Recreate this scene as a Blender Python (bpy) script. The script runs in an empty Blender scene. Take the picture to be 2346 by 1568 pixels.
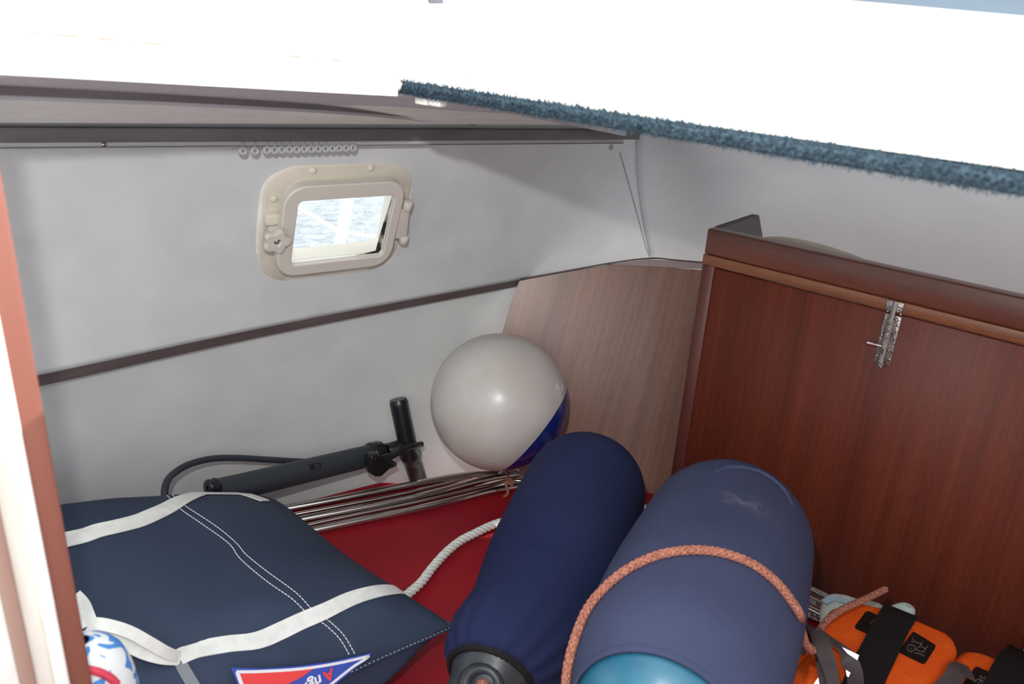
import bpy, bmesh, math, random
from mathutils import Vector as V, Matrix
from mathutils.bvhtree import BVHTree
from mathutils import noise
random.seed(7)
S = bpy.context.scene
COL = S.collection

# ------------------------------------------------------------------ camera
F, CX, CY = 1797.0, 1173.0, 784.0
def nz(a): return V(a).normalized()
_up = nz((278, 4586, -1797)); _x = nz((1677, 477, 1797)); _y = nz((-2156, 863, 1797))
_x = (_x - _up * _x.dot(_up)).normalized(); _y = (_y - _up * _y.dot(_up)).normalized()
_b = (_x + _y).normalized()
_x = (_b + (_x - _b * _b.dot(_x)).normalized()).normalized()
_y = _up.cross(_x)
if _y.dot(V((-2156, 863, 1797))) < 0: _y = -_y
R3 = Matrix((_x, _y, _up))                      # world = R3 @ (right, up, forward)
CAM = V((0, 0, .89))
right, upv, fwd = R3.col[0].copy(), R3.col[1].copy(), R3.col[2].copy()
cd = bpy.data.cameras.new('camera'); cam = bpy.data.objects.new('camera', cd); COL.objects.link(cam)
cd.sensor_width = 23.5; cd.lens = F / 2346 * 23.5; cd.clip_start = .02
M = Matrix((right, upv, -fwd)).transposed().to_4x4(); M.translation = CAM; cam.matrix_world = M
cd.dof.use_dof = True; cd.dof.focus_distance = 1.35; cd.dof.aperture_fstop = 5.0
S.camera = cam
def ray(x, y): return (R3 @ V((x - CX, CY - y, F))).normalized()
def P(x, y, ax, v):                              # point of the view ray on the plane coord[ax] = v
    d = ray(x, y); return CAM + d * ((v - CAM[ax]) / d[ax])
def D(x, y, t): return CAM + ray(x, y) * t
def PL(x, y, o, n):                              # on a general plane
    d = ray(x, y); return CAM + d * ((o - CAM).dot(n) / d.dot(n))

# ------------------------------------------------------------------ light
S.view_settings.view_transform = 'Standard'; S.view_settings.look = 'None'
S.view_settings.exposure = 0.0; S.view_settings.gamma = 1.0; S.view_settings.use_curve_mapping = False
W = bpy.data.worlds.new('sky'); S.world = W; W.use_nodes = True
bg = W.node_tree.nodes['Background']; bg.inputs[0].default_value = (.92, .97, 1.04, 1); bg.inputs[1].default_value = 2.2
sl = bpy.data.lights.new('sun', 'SUN'); sl.energy = 7.0; sl.angle = .01; sl.color = (1, .97, .92)
so = bpy.data.objects.new('sun', sl); COL.objects.link(so)
so.rotation_euler = V((.95, -.30, .42)).to_track_quat('Z', 'Y').to_euler()
fl = bpy.data.lights.new('camera_flash', 'SPOT'); fl.energy = 25; fl.shadow_soft_size = .009; fl.color = (1, 1, .97); fl.spot_size = math.radians(112); fl.spot_blend = 1.0
fo = bpy.data.objects.new('camera_flash', fl); COL.objects.link(fo)
fo.location = CAM + upv * .135 - right * .045; fo.rotation_euler = (-(fwd * 1.0 + right * .08)).to_track_quat('Z', 'Y').to_euler()

# ------------------------------------------------------------------ helpers
def lin(c): return tuple((((v / 255) + .055) / 1.055) ** 2.4 if v / 255 > .04045 else v / 255 / 12.92 for v in c) + (1,)
MC = {}
def mat(name, rgb, rough=.5, metal=0, spec=.5, coat=0, noise_s=None, rgb2=None, stretch=(1, 1, 1), bump=0, bump_s=200, rot=(0, 0, 0), det=4, lo=.35, hi=.65, coatr=.1):
    m = bpy.data.materials.new(name); m.use_nodes = True; nt = m.node_tree; N = nt.nodes; L = nt.links
    b = N['Principled BSDF']; b.inputs['Base Color'].default_value = lin(rgb)
    b.inputs['Roughness'].default_value = rough; b.inputs['Metallic'].default_value = metal
    b.inputs['Specular IOR Level'].default_value = spec; b.inputs['Coat Weight'].default_value = coat; b.inputs['Coat Roughness'].default_value = coatr
    tc = N.new('ShaderNodeTexCoord'); mp = N.new('ShaderNodeMapping'); L.new(tc.outputs['Object'], mp.inputs[0])
    mp.inputs['Scale'].default_value = stretch; mp.inputs['Rotation'].default_value = rot
    if rgb2:
        nn = N.new('ShaderNodeTexNoise'); nn.inputs['Scale'].default_value = noise_s or 5; nn.inputs['Detail'].default_value = det
        L.new(mp.outputs[0], nn.inputs[0]); cr = N.new('ShaderNodeValToRGB')
        cr.color_ramp.elements[0].position = lo; cr.color_ramp.elements[1].position = hi
        cr.color_ramp.elements[0].color = lin(rgb); cr.color_ramp.elements[1].color = lin(rgb2)
        L.new(nn.outputs[0], cr.inputs[0]); L.new(cr.outputs[0], b.inputs['Base Color'])
    if bump:
        n2 = N.new('ShaderNodeTexNoise'); n2.inputs['Scale'].default_value = bump_s; L.new(tc.outputs['Object'], n2.inputs[0])
        bp = N.new('ShaderNodeBump'); bp.inputs['Strength'].default_value = bump; bp.inputs['Distance'].default_value = .002
        L.new(n2.outputs[0], bp.inputs['Height']); L.new(bp.outputs[0], b.inputs['Normal'])
    m['_map'] = 1; return m
def wood(name, base, dark, light, scale, rot, rough=.35, coat=.35, broad=9., spec=.5):
    """striped mahogany: narrow grain plus broad ribbons, both stretched along one local axis"""
    m = bpy.data.materials.new(name); m.use_nodes = True; nt = m.node_tree; N = nt.nodes; L = nt.links
    b = N['Principled BSDF']; b.inputs['Roughness'].default_value = rough; b.inputs['Coat Weight'].default_value = coat; b.inputs['Coat Roughness'].default_value = .28
    b.inputs['Specular IOR Level'].default_value = spec
    tc = N.new('ShaderNodeTexCoord'); r0 = N.new('ShaderNodeMapping'); r0.inputs['Rotation'].default_value = rot; L.new(tc.outputs['Object'], r0.inputs[0])
    def nz_(sc, st, det):
        mp = N.new('ShaderNodeMapping'); mp.inputs['Scale'].default_value = st; L.new(r0.outputs[0], mp.inputs[0])
        n = N.new('ShaderNodeTexNoise'); n.inputs['Scale'].default_value = sc; n.inputs['Detail'].default_value = det; L.new(mp.outputs[0], n.inputs[0]); return n.outputs[0]
    n1 = nz_(broad, scale, 2); n2 = nz_(broad * 9, (scale[0], scale[1], scale[2] * .8), 4); n3 = nz_(420, tuple(max(.12, s) for s in scale), 3)
    def ramp(src, a, c1, b_, c2):
        r = N.new('ShaderNodeValToRGB'); r.color_ramp.elements[0].position = a; r.color_ramp.elements[1].position = b_
        r.color_ramp.elements[0].color = c1; r.color_ramp.elements[1].color = c2; L.new(src, r.inputs[0]); return r.outputs[0]
    c = ramp(n1, .34, lin(dark), .66, lin(light))
    g = ramp(n2, .3, lin(dark), .7, lin(light))
    mx = N.new('ShaderNodeMix'); mx.data_type = 'RGBA'; mx.inputs[0].default_value = .45; L.new(c, mx.inputs[6]); L.new(g, mx.inputs[7])
    mb = N.new('ShaderNodeMix'); mb.data_type = 'RGBA'; mb.inputs[0].default_value = .45; L.new(mx.outputs[2], mb.inputs[6]); mb.inputs[7].default_value = lin(base)
    f = ramp(n3, .35, (.82, .82, .82, 1), .6, (1.04, 1.04, 1.04, 1))
    ml = N.new('ShaderNodeMix'); ml.data_type = 'RGBA'; ml.blend_type = 'MULTIPLY'; ml.inputs[0].default_value = .8; L.new(mb.outputs[2], ml.inputs[6]); L.new(f, ml.inputs[7])
    L.new(ml.outputs[2], b.inputs['Base Color'])
    bp = N.new('ShaderNodeBump'); bp.inputs['Strength'].default_value = .12; bp.inputs['Distance'].default_value = .0006; L.new(n3, bp.inputs['Height']); L.new(bp.outputs[0], b.inputs['Normal'])
    return m
def weave(m, size, rot=(0, 0, 0), strength=.35, dist=.0006, axis='X'):
    N = m.node_tree.nodes; L = m.node_tree.links; b = N['Principled BSDF']
    tc = N.new('ShaderNodeTexCoord'); mp = N.new('ShaderNodeMapping'); mp.inputs['Rotation'].default_value = rot; L.new(tc.outputs['Object'], mp.inputs[0])
    w = N.new('ShaderNodeTexWave'); w.bands_direction = axis; w.inputs['Scale'].default_value = size; w.inputs['Distortion'].default_value = .6; w.inputs['Detail'].default_value = 1
    L.new(mp.outputs[0], w.inputs[0]); bp = N.new('ShaderNodeBump'); bp.inputs['Strength'].default_value = strength; bp.inputs['Distance'].default_value = dist
    L.new(w.outputs[1], bp.inputs['Height']); L.new(bp.outputs[0], b.inputs['Normal']); return m

def mobj(name, verts, faces, m=None, parent=None, smooth=False, origin=None):
    me = bpy.data.meshes.new(name)
    me.from_pydata([tuple(v) for v in verts], [], faces); me.update()
    bm = bmesh.new(); bm.from_mesh(me); bmesh.ops.recalc_face_normals(bm, faces=bm.faces); bm.to_mesh(me); bm.free()
    if smooth:
        for p in me.polygons: p.use_smooth = True
    if m: me.materials.append(m)
    o = bpy.data.objects.new(name, me); COL.objects.link(o)
    if parent: o.parent = parent
    if parent and parent.type == 'EMPTY': o.matrix_parent_inverse = Matrix.Translation(-parent.location)
    elif parent: o.matrix_parent_inverse = Matrix.Identity(4)
    return o
def tag(o, label=None, cat=None, group=None, kind=None):
    if label: o['label'] = label
    if cat: o['category'] = cat
    if group: o['group'] = group
    if kind: o['kind'] = kind
    return o
def thing(name, label, cat, loc=(0, 0, 0), group=None):
    o = bpy.data.objects.new(name, None); COL.objects.link(o); o.location = V(loc); o.empty_display_size = .02
    return tag(o, label, cat, group)
def auto(o, ang=35):
    me = o.data
    bm = bmesh.new(); bm.from_mesh(me)
    for e in bm.edges:
        e.smooth = not (len(e.link_faces) == 2 and e.calc_face_angle(0) > math.radians(ang))
    for f in bm.faces: f.smooth = True
    bm.to_mesh(me); bm.free(); return o
def bevel(o, w, seg=2, ang=30):
    bm = bmesh.new(); bm.from_mesh(o.data)
    es = [e for e in bm.edges if len(e.link_faces) == 2 and e.calc_face_angle(0) > math.radians(ang)]
    bmesh.ops.bevel(bm, geom=es, offset=w, segments=seg, profile=.5, affect='EDGES'); bm.to_mesh(o.data); bm.free()
    return auto(o, 50)
def box(name, c, ax, half, m=None, parent=None, bev=0, seg=2):
    """box centred at c with unit axes ax and half sizes"""
    c = V(c); A = [V(a).normalized() for a in ax]; vs = []
    for i in (-1, 1):
        for j in (-1, 1):
            for k in (-1, 1): vs.append(c + A[0] * half[0] * i + A[1] * half[1] * j + A[2] * half[2] * k)
    fs = [(0, 1, 3, 2), (4, 6, 7, 5), (0, 4, 5, 1), (2, 3, 7, 6), (0, 2, 6, 4), (1, 5, 7, 3)]
    o = mobj(name, vs, fs, m, parent)
    return bevel(o, bev, seg) if bev else o
AX = (V((1, 0, 0)), V((0, 1, 0)), V((0, 0, 1)))
def abox(name, lo, hi, m=None, parent=None, bev=0, seg=2):
    lo = V(lo); hi = V(hi); return box(name, (lo + hi) / 2, AX, [abs(h - l) / 2 for l, h in zip(lo, hi)], m, parent, bev, seg)
def prism(name, outline, n, depth, m=None, parent=None, bev=0, seg=2, smooth=False):
    """outline: 3D points of the front face, pushed back by depth along -n"""
    n = V(n).normalized(); k = len(outline); vs = [V(p) for p in outline] + [V(p) - n * depth for p in outline]
    fs = [tuple(range(k)), tuple(range(2 * k - 1, k - 1, -1))] + [(i, (i + 1) % k, k + (i + 1) % k, k + i) for i in range(k)]
    o = mobj(name, vs, fs, m, parent)
    if bev: bevel(o, bev, seg)
    elif smooth: auto(o)
    return o
def cr(pts, n=8):
    pts = [V(p) for p in pts]; out = []
    for i in range(len(pts) - 1):
        p0 = pts[max(i - 1, 0)]; p1 = pts[i]; p2 = pts[i + 1]; p3 = pts[min(i + 2, len(pts) - 1)]
        for k in range(n):
            t = k / n
            out.append(.5 * ((2 * p1) + (p2 - p0) * t + (2 * p0 - 5 * p1 + 4 * p2 - p3) * t * t + (3 * p1 - p0 - 3 * p2 + p3) * t ** 3))
    out.append(pts[-1].copy()); return out
def resample(pts, step):
    out = [pts[0].copy()]; acc = 0
    for a, b in zip(pts, pts[1:]):
        d = (b - a).length
        if d < 1e-9: continue
        t = step - acc
        while t <= d: out.append(a + (b - a) * (t / d)); t += step
        acc = d - (t - step)
    return out
def frames(path, n0=None):
    T = [(path[min(i + 1, len(path) - 1)] - path[max(i - 1, 0)]).normalized() for i in range(len(path))]
    n = V(n0) if n0 is not None else V((0, 0, 1))
    if abs(n.dot(T[0])) > .95: n = V((1, 0, 0))
    n = (n - T[0] * n.dot(T[0])).normalized(); out = []
    for t in T:
        n = (n - t * n.dot(t)).normalized(); out.append((t, n, t.cross(n)))
    return out
def tube_data(path, r, seg=10, vs=None, fs=None, cap=True):
    vs = [] if vs is None else vs; fs = [] if fs is None else fs; b = len(vs); fr = frames(path); n = len(path)
    for i, (t, u, w) in enumerate(fr):
        rr = r(i / (n - 1)) if callable(r) else r
        for k in range(seg):
            a = 2 * math.pi * k / seg; vs.append(path[i] + u * (rr * math.cos(a)) + w * (rr * math.sin(a)))
    for i in range(n - 1):
        for k in range(seg):
            k2 = (k + 1) % seg; fs.append((b + i * seg + k, b + i * seg + k2, b + (i + 1) * seg + k2, b + (i + 1) * seg + k))
    if cap: fs.append(tuple(b + k for k in range(seg))); fs.append(tuple(b + (n - 1) * seg + k for k in range(seg - 1, -1, -1)))
    return vs, fs
def tube(name, path, r, m, parent=None, seg=12, cap=True):
    vs, fs = tube_data([V(p) for p in path], r, seg, cap=cap); return auto(mobj(name, vs, fs, m, parent), 50)
def rope_mesh(name, path, R, m, parent=None, strands=3, pitch=.03, braid=False, rs=None, step=.002):
    path = resample(path, step); fr = frames(path); vs = []; fs = []
    dirs = [(k, 1) for k in range(strands)] + ([(k, -1) for k in range(strands)] if braid else [])
    for k, sg in dirs:
        pp = []
        for i, (t, u, w) in enumerate(fr):
            a = 2 * math.pi * (sg * i * step / pitch + k / strands)
            q = R * (.55 if not braid else .72)
            if braid: q *= 1 + .13 * sg * math.cos(2 * math.pi * strands * i * step / pitch)
            pp.append(path[i] + u * (q * math.cos(a)) + w * (q * math.sin(a)))
        tube_data(pp, rs or (R * .52 if not braid else R * .36), 6, vs, fs)
    if braid: tube_data(path, R * .7, 8, vs, fs)
    o = mobj(name, vs, fs, m, parent, True); return o
def lathe(name, c, axis, prof, m, parent=None, seg=48, up=(0, 0, 1), deform=None, a0=0, a1=2 * math.pi, capa=False, capb=False):
    """prof: list of (distance along axis, radius)"""
    c = V(c); a = V(axis).normalized(); u = V(up) - a * V(up).dot(a); u.normalize(); w = a.cross(u); vs = []; fs = []
    for i, (s, r) in enumerate(prof):
        for k in range(seg):
            th = 2 * math.pi * k / seg; p = c + a * s + (u * math.cos(th) + w * math.sin(th)) * r
            if deform: p = deform(p, s, th, r, a, u, w)
            vs.append(p)
    for i in range(len(prof) - 1):
        for k in range(seg):
            k2 = (k + 1) % seg; fs.append((i * seg + k, i * seg + k2, (i + 1) * seg + k2, (i + 1) * seg + k))
    if capa: fs.append(tuple(range(seg)))
    if capb: fs.append(tuple((len(prof) - 1) * seg + k for k in range(seg)))
    return mobj(name, vs, fs, m, parent, True)
def grid(name, rows, m, parent=None, thick=0):
    nr, nc = len(rows), len(rows[0]); vs = [p for r in rows for p in r]
    fs = [(i * nc + j, i * nc + j + 1, (i + 1) * nc + j + 1, (i + 1) * nc + j) for i in range(nr - 1) for j in range(nc - 1)]
    return mobj(name, vs, fs, m, parent, True)
def ribbon(name, path, nrm, width, m, parent=None, thick=.0012, lift=.001):
    """flat strap: path points, surface normals, width (number or list)"""
    vs = []; fs = []; n = len(path)
    for i in range(n):
        t = (path[min(i + 1, n - 1)] - path[max(i - 1, 0)]).normalized(); nn = (nrm[i] - t * nrm[i].dot(t)).normalized(); s = t.cross(nn)
        w = (width[i] if isinstance(width, list) else width) / 2; p = path[i] + nn * lift
        for q in (p + s * w, p - s * w, p - s * w + nn * thick, p + s * w + nn * thick): vs.append(q)
    for i in range(n - 1):
        b = i * 4
        for k in range(4): fs.append((b + k, b + (k + 1) % 4, b + 4 + (k + 1) % 4, b + 4 + k))
    fs.append((0, 1, 2, 3)); b = (n - 1) * 4; fs.append((b + 3, b + 2, b + 1, b))
    return auto(mobj(name, vs, fs, m, parent), 40)
def bvh_of(*objs):
    vs = []; fs = []
    for o in objs:
        b = len(vs); vs += [v.co.copy() for v in o.data.vertices]; fs += [tuple(b + i for i in p.vertices) for p in o.data.polygons]
    return BVHTree.FromPolygons(vs, fs)
def hit(bv, x, y):
    loc, n, _, _ = bv.ray_cast(CAM, ray(x, y))
    if loc is None: return None
    d = ray(x, y)
    return loc, (n if n.dot(d) < 0 else -n)
def on(bv, pts, sub=6):
    """a pixel polyline laid on a mesh: points and normals"""
    q = cr([V((a, b, 0)) for a, b in pts], sub); out = []; ns = []
    for p in q:
        h = hit(bv, p.x, p.y)
        if h: out.append(h[0]); ns.append(h[1])
    sm = []
    for i in range(len(ns)):
        s = V((0, 0, 0))
        for j in range(max(0, i - 2), min(len(ns), i + 3)): s += ns[j]
        sm.append(s.normalized())
    return out, sm

# ------------------------------------------------------------------ materials
vinyl = mat('white_vinyl_lining', (208, 211, 212), .62, noise_s=14, rgb2=(216, 218, 218), bump=.10, bump_s=45, spec=.3)
hullm = mat('painted_hull_side', (206, 209, 208), .5, noise_s=9, rgb2=(217, 218, 215), bump=.08, bump_s=30, spec=.3)
ceilm = mat('grey_ceiling_lining', (204, 206, 210), .7, noise_s=7, rgb2=(210, 212, 215), bump=.1, bump_s=50, spec=.2)
gel = mat('white_gelcoat', (246, 245, 240), .35, noise_s=30, rgb2=(236, 233, 224))
darktrim = mat('dark_brown_trim', (92, 80, 80), .5, noise_s=40, rgb2=(80, 68, 68), stretch=(.1, 1, 1))
greyt = mat('grey_ceiling_strip', (120, 122, 126), .5)
greyl = mat('pale_plastic_track', (188, 188, 190), .35)
glid = mat('translucent_grey_plastic', (172, 172, 174), .3)
boardm = mat('grey_brown_board', (116, 110, 112), .5, noise_s=40, rgb2=(104, 97, 98), stretch=(.1, 1, 1))
carp = mat('blue_grey_carpet', (52, 66, 76), .95, noise_s=260, rgb2=(74, 90, 100), spec=.05)
cream = mat('cream_plastic', (222, 214, 198), .4, noise_s=12, rgb2=(214, 208, 192), spec=.4, coat=.15)
cream2 = mat('warm_grey_plastic', (212, 206, 196), .45, spec=.4)
glassm = bpy.data.materials.new('window_glass'); glassm.use_nodes = True
_n = glassm.node_tree.nodes; _l = glassm.node_tree.links; _n.remove(_n['Principled BSDF'])
_t = _n.new('ShaderNodeBsdfTransparent'); _t.inputs[0].default_value = (.97, .98, .97, 1); _g = _n.new('ShaderNodeBsdfGlossy'); _g.inputs['Roughness'].default_value = .05
_f = _n.new('ShaderNodeFresnel'); _f.inputs[0].default_value = 1.3; _m = _n.new('ShaderNodeMixShader'); _l.new(_f.outputs[0], _m.inputs[0]); _l.new(_t.outputs[0], _m.inputs[1]); _l.new(_g.outputs[0], _m.inputs[2])
_l.new(_m.outputs[0], _n['Material Output'].inputs[0])
redv = mat('red_vinyl', (158, 20, 34), .5, noise_s=6, rgb2=(146, 18, 34), bump=.3, bump_s=380, spec=.35)
steel = mat('stainless_steel', (206, 198, 192), .2, metal=1)
chrome = mat('chrome', (225, 222, 218), .12, metal=1)
zinc = mat('dull_zinc', (128, 120, 118), .38, metal=.75, noise_s=120, rgb2=(176, 168, 164), bump=.6, bump_s=300)
blackp = mat('black_plastic', (26, 29, 33), .28, spec=.5)
darkp = mat('charcoal_plastic', (50, 55, 62), .45, spec=.4)
woodp = wood('mahogany_panel', (96, 40, 26), (70, 26, 18), (124, 56, 34), (1, 1, .03), (0, 0, 0), broad=20, rough=.5, coat=.0, spec=.3)
woodr = wood('mahogany_rail', (108, 60, 46), (90, 46, 36), (122, 70, 52), (1, .06, 1), (0, 0, 0), broad=22, coat=.35)
woodo = wood('orange_wood_strip', (128, 78, 50), (112, 64, 42), (142, 88, 58), (1, .06, 1), (0, 0, 0), broad=24, coat=.3)
woods = wood('mahogany_stile', (90, 44, 36), (78, 38, 32), (102, 50, 40), (1, 1, .06), (0, 0, 0), broad=20, coat=.05, rough=.5)
woodb = wood('brown_veneer', (138, 100, 84), (92, 68, 64), (178, 128, 104), (1, 1, .05), (0, 0, 0), broad=10, rough=.4, coat=.25)
woodj = mat('red_brown_hardwood', (128, 78, 64), .5, noise_s=18, rgb2=(112, 66, 56), stretch=(1, 1, .1))
navyc = mat('navy_canvas', (44, 54, 74), .75, noise_s=5, rgb2=(54, 64, 84), spec=.25, bump=.15, bump_s=700)
web = mat('white_webbing', (238, 238, 232), .6, noise_s=60, rgb2=(224, 224, 218), bump=.4, bump_s=900, spec=.3)
thread = mat('pale_thread', (205, 208, 205), .7)
sock2 = weave(mat('navy_knit_sock', (32, 38, 72), .85, noise_s=4, rgb2=(40, 47, 80), spec=.15), 120, rot=(.3, .5, .4), strength=.6, dist=.001)
sock3 = weave(mat('faded_navy_sock', (56, 60, 84), .85, noise_s=3.2, rgb2=(72, 78, 106), spec=.15), 150, rot=(.2, .2, .9), strength=.45, dist=.0008)
rub = mat('black_rubber', (48, 50, 54), .38, noise_s=20, rgb2=(64, 66, 70), spec=.45, bump=.3, bump_s=60)
teal = mat('teal_vinyl', (26, 84, 110), .32, noise_s=14, rgb2=(44, 104, 126), spec=.5, bump=.3, bump_s=30)
whitef = mat('greyed_white_vinyl', (198, 192, 186), .3, noise_s=9, rgb2=(188, 181, 175), spec=.5, bump=.12, bump_s=70)
bluef = mat('royal_blue_vinyl', (14, 40, 118), .22, spec=.5, coat=.2)
ropew = mat('white_rope_fibre', (240, 239, 232), .6, noise_s=300, rgb2=(222, 220, 212), bump=.2, bump_s=1500)
ropeo = mat('faded_orange_rope_fibre', (206, 138, 116), .8, noise_s=330, rgb2=(150, 96, 80), bump=.8, bump_s=1500, spec=.1)
ropef = mat('orange_rope_fleck', (150, 120, 110), .8, spec=.1)
oran = mat('orange_foam', (240, 98, 28), .7, noise_s=40, rgb2=(232, 88, 24), bump=.7, bump_s=420, spec=.2)
blackw = mat('black_webbing', (30, 26, 26), .8, bump=.3, bump_s=900, spec=.2)
taupe = mat('taupe_ribbon', (78, 68, 70), .6, noise_s=30, rgb2=(94, 82, 82), spec=.3)
blk = mat('black_print_patch', (20, 18, 18), .35)
refl = mat('reflective_tape', (255, 255, 255), .42, metal=1)
mint = mat('pale_mint_cloth', (198, 214, 206), .85, noise_s=20, rgb2=(214, 222, 210), bump=.5, bump_s=300)
mintl = mat('pale_blue_cloth_edge', (160, 190, 205), .85)
penb = mat('pennant_blue', (58, 84, 178), .6); penr = mat('pennant_red', (238, 74, 74), .6); penw = mat('pennant_white', (235, 235, 240), .6)
line = mat('grey_line_print', (150, 148, 142), .6)
tagm = mat('white_care_tag', (222, 222, 226), .7)

# ------------------------------------------------------------------ surfaces of the cabin
TR_A = P(0, 330, 1, 1.10); TR_B = P(1450, 322, 2, .715)           # curtain track line
def track(t): return TR_A.lerp(TR_B, t)
LE = [P(-250, 925, 1, 1.165), P(90, 860, 1, 1.165), P(640, 745, 1, 1.158), P(1190, 642, 2, .408), P(1400, 606, 2, .415), P(1490, 594, 2, .425)]
LE2 = cr(LE, 8)
def ledge(t):
    f = t * (len(LE2) - 1); i = min(int(f), len(LE2) - 2); return LE2[i].lerp(LE2[i + 1], f - i)
# side wall with a hole for the portlight: built as a grid; cells inside the hole removed
Wp = [P(770, 505, 1, 1.13)]
n_up = (track(.5) - ledge(.5)).normalized(); n_al = (track(.62) - track(.40)); n_al = (n_al + (ledge(.62) - ledge(.40))).normalized()
# local plane of the window, following the wall
t0 = track(-.2); t1 = track(1.0)
NU, NV = 96, 40
rows = []
TL0 = TR_A + (TR_A - TR_B) * .35
for j in range(NV + 1):
    r = []
    for i in range(NU + 1):
        a = i / NU; top = TL0.lerp(TR_B, a) + V((0, 0, .034)); bot = ledge(a)
        b = j / NV; p = top.lerp(bot, b); p.y += .012 * math.sin(math.pi * b); r.append(p)
    rows.append(r)
tmp = grid('wall_side', rows, vinyl)
bvw = bvh_of(tmp)
def wpix(x, y): return hit(bvw, x, y)[0]
wc = wpix(770, 505); wu = (wpix(930, 500) - wpix(600, 520)); wv = (wpix(770, 390) - wpix(770, 630))
wn = wu.cross(wv).normalized()
if wn.dot(CAM - wc) < 0: wn = -wn
wx = V((1, wu.y / wu.x, 0)); wx = (wx - wn * wx.dot(wn)).normalized(); wy = wn.cross(wx)
if wy.z < 0: wy = -wy
def wl(u, v, d=0): return wc + wx * u + wy * v + wn * d
def wuv(x, y, d=0):
    p = PL(x, y, wc + wn * d, wn) - wc; return p.dot(wx), p.dot(wy)
# cut hole
bm = bmesh.new(); bm.from_mesh(tmp.data)
hu0, hv0 = wuv(636, 626, 0); hu1, hv1 = wuv(920, 418, 0)
hu0, hu1 = sorted((hu0, hu1)); hv0, hv1 = sorted((hv0, hv1))
for fc in [f for f in bm.faces if hu0 < (f.calc_center_median() - wc).dot(wx) < hu1 and hv0 < (f.calc_center_median() - wc).dot(wy) < hv1]: bm.faces.remove(fc)
bm.to_mesh(tmp.data); bm.free()
sd = tmp.modifiers.new('thickness', 'SOLIDIFY'); sd.thickness = .018; sd.offset = 0
tmp.data.update(); _p0 = tmp.data.polygons[0]; sd.offset = -1 if _p0.normal.y < 0 else 1
tag(tmp, kind='structure', label='white vinyl lined cabin side above the dark ledge strip')

# ledge strip (dark)
lp = [LE2[i] for i in range(len(LE2))]
vs = []; fs = []
for i, p in enumerate(lp):
    a = i / (len(lp) - 1); h = .0195 * (1 - .45 * a)
    for q in (p + V((0, .002, .001)), p + V((0, .002, -h)), p + V((0, .028, -h)), p + V((0, .028, .001))): vs.append(q)
for i in range(len(lp) - 1):
    for k in range(4): fs.append((i * 4 + k, i * 4 + (k + 1) % 4, i * 4 + 4 + (k + 1) % 4, i * 4 + 4 + k))
fs += [(0, 1, 2, 3), tuple(len(vs) - 4 + k for k in (3, 2, 1, 0))]
tag(auto(mobj('trim_1', vs, fs, darktrim), 40), kind='structure', label='dark brown strip under the upper wall lining')

# lower hull side
low = []
HB = [V((-.25, 1.245, -.14)), V((.30, 1.24, -.14)), V((.75, 1.215, -.14)), V((1.02, 1.13, -.14)), V((1.22, 1.02, -.14)), V((1.45, .86, -.14))]
hb = cr(HB, 12); NL = 60
for j in range(17):
    b = j / 16; r = []
    for i in range(NL + 1):
        a = i / NL; top = ledge(a) + V((0, .020, -.004)); f = a * (len(hb) - 1); k = min(int(f), len(hb) - 2); bot = hb[k].lerp(hb[k + 1], f - k)
        p = top.lerp(bot, b); p.y += .03 * math.sin(math.pi * b) * (1 - a * .5); r.append(p)
    low.append(r)
lowo = grid('wall_lower', low, hullm); tag(lowo, kind='structure', label='white painted hull side below the dark ledge strip')
bvl = bvh_of(lowo)

# angled wooden bulkhead
bTL = P(1190, 645, 2, .405); bTR = P(1600, 618, 2, .45); bBR = P(1500, 1122, 2, 0)
bn = (bTR - bTL).cross(bBR - bTL).normalized()
if bn.dot(CAM - bTL) < 0: bn = -bn
ol = [PL(x, y, bTL, bn) for x, y in [(1190, 644), (1250, 632), (1330, 619), (1400, 607), (1500, 611), (1625, 620), (1640, 700), (1600, 1190), (1250, 1190), (1090, 1030), (1110, 900), (1128, 830), (1150, 765), (1168, 700)]]
bk = prism('wall_back', ol, bn, .012, woodb)
tag(bk, kind='structure', label='brown veneered bulkhead behind the fenders')
# object-space grain runs along the plane: rotate the texture to the tilted grain
gv = (PL(1330, 700, bTL, bn) - PL(1250, 1000, bTL, bn)).normalized()
mb_ = [n for n in woodb.node_tree.nodes if n.type == 'MAPPING'][0]
q = gv.rotation_difference(V((0, 0, 1))).to_euler(); mb_.inputs['Rotation'].default_value = q
# pinkish cap strip on the bulkhead and dark line
cap = [PL(x, y, bTL + bn * .006, bn) for x, y in [(1392, 606), (1440, 600), (1490, 594), (1545, 598), (1630, 605), (1630, 617), (1500, 611)]]
tag(prism('trim_2', cap, bn, .02, mat('mauve_grey_strip', (150, 132, 132), .5)), kind='structure', label='mauve grey strip capping the veneered bulkhead')
el = [PL(x, y, bTL + bn * .009, bn) for x, y in [(1190, 641), (1300, 621), (1400, 603), (1490, 592), (1545, 596), (1625, 603)]]
tag(tube('trim_3', cr(el, 4), .0018, darktrim, seg=8), kind='structure', label='thin dark edge line above the bulkhead')

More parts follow.
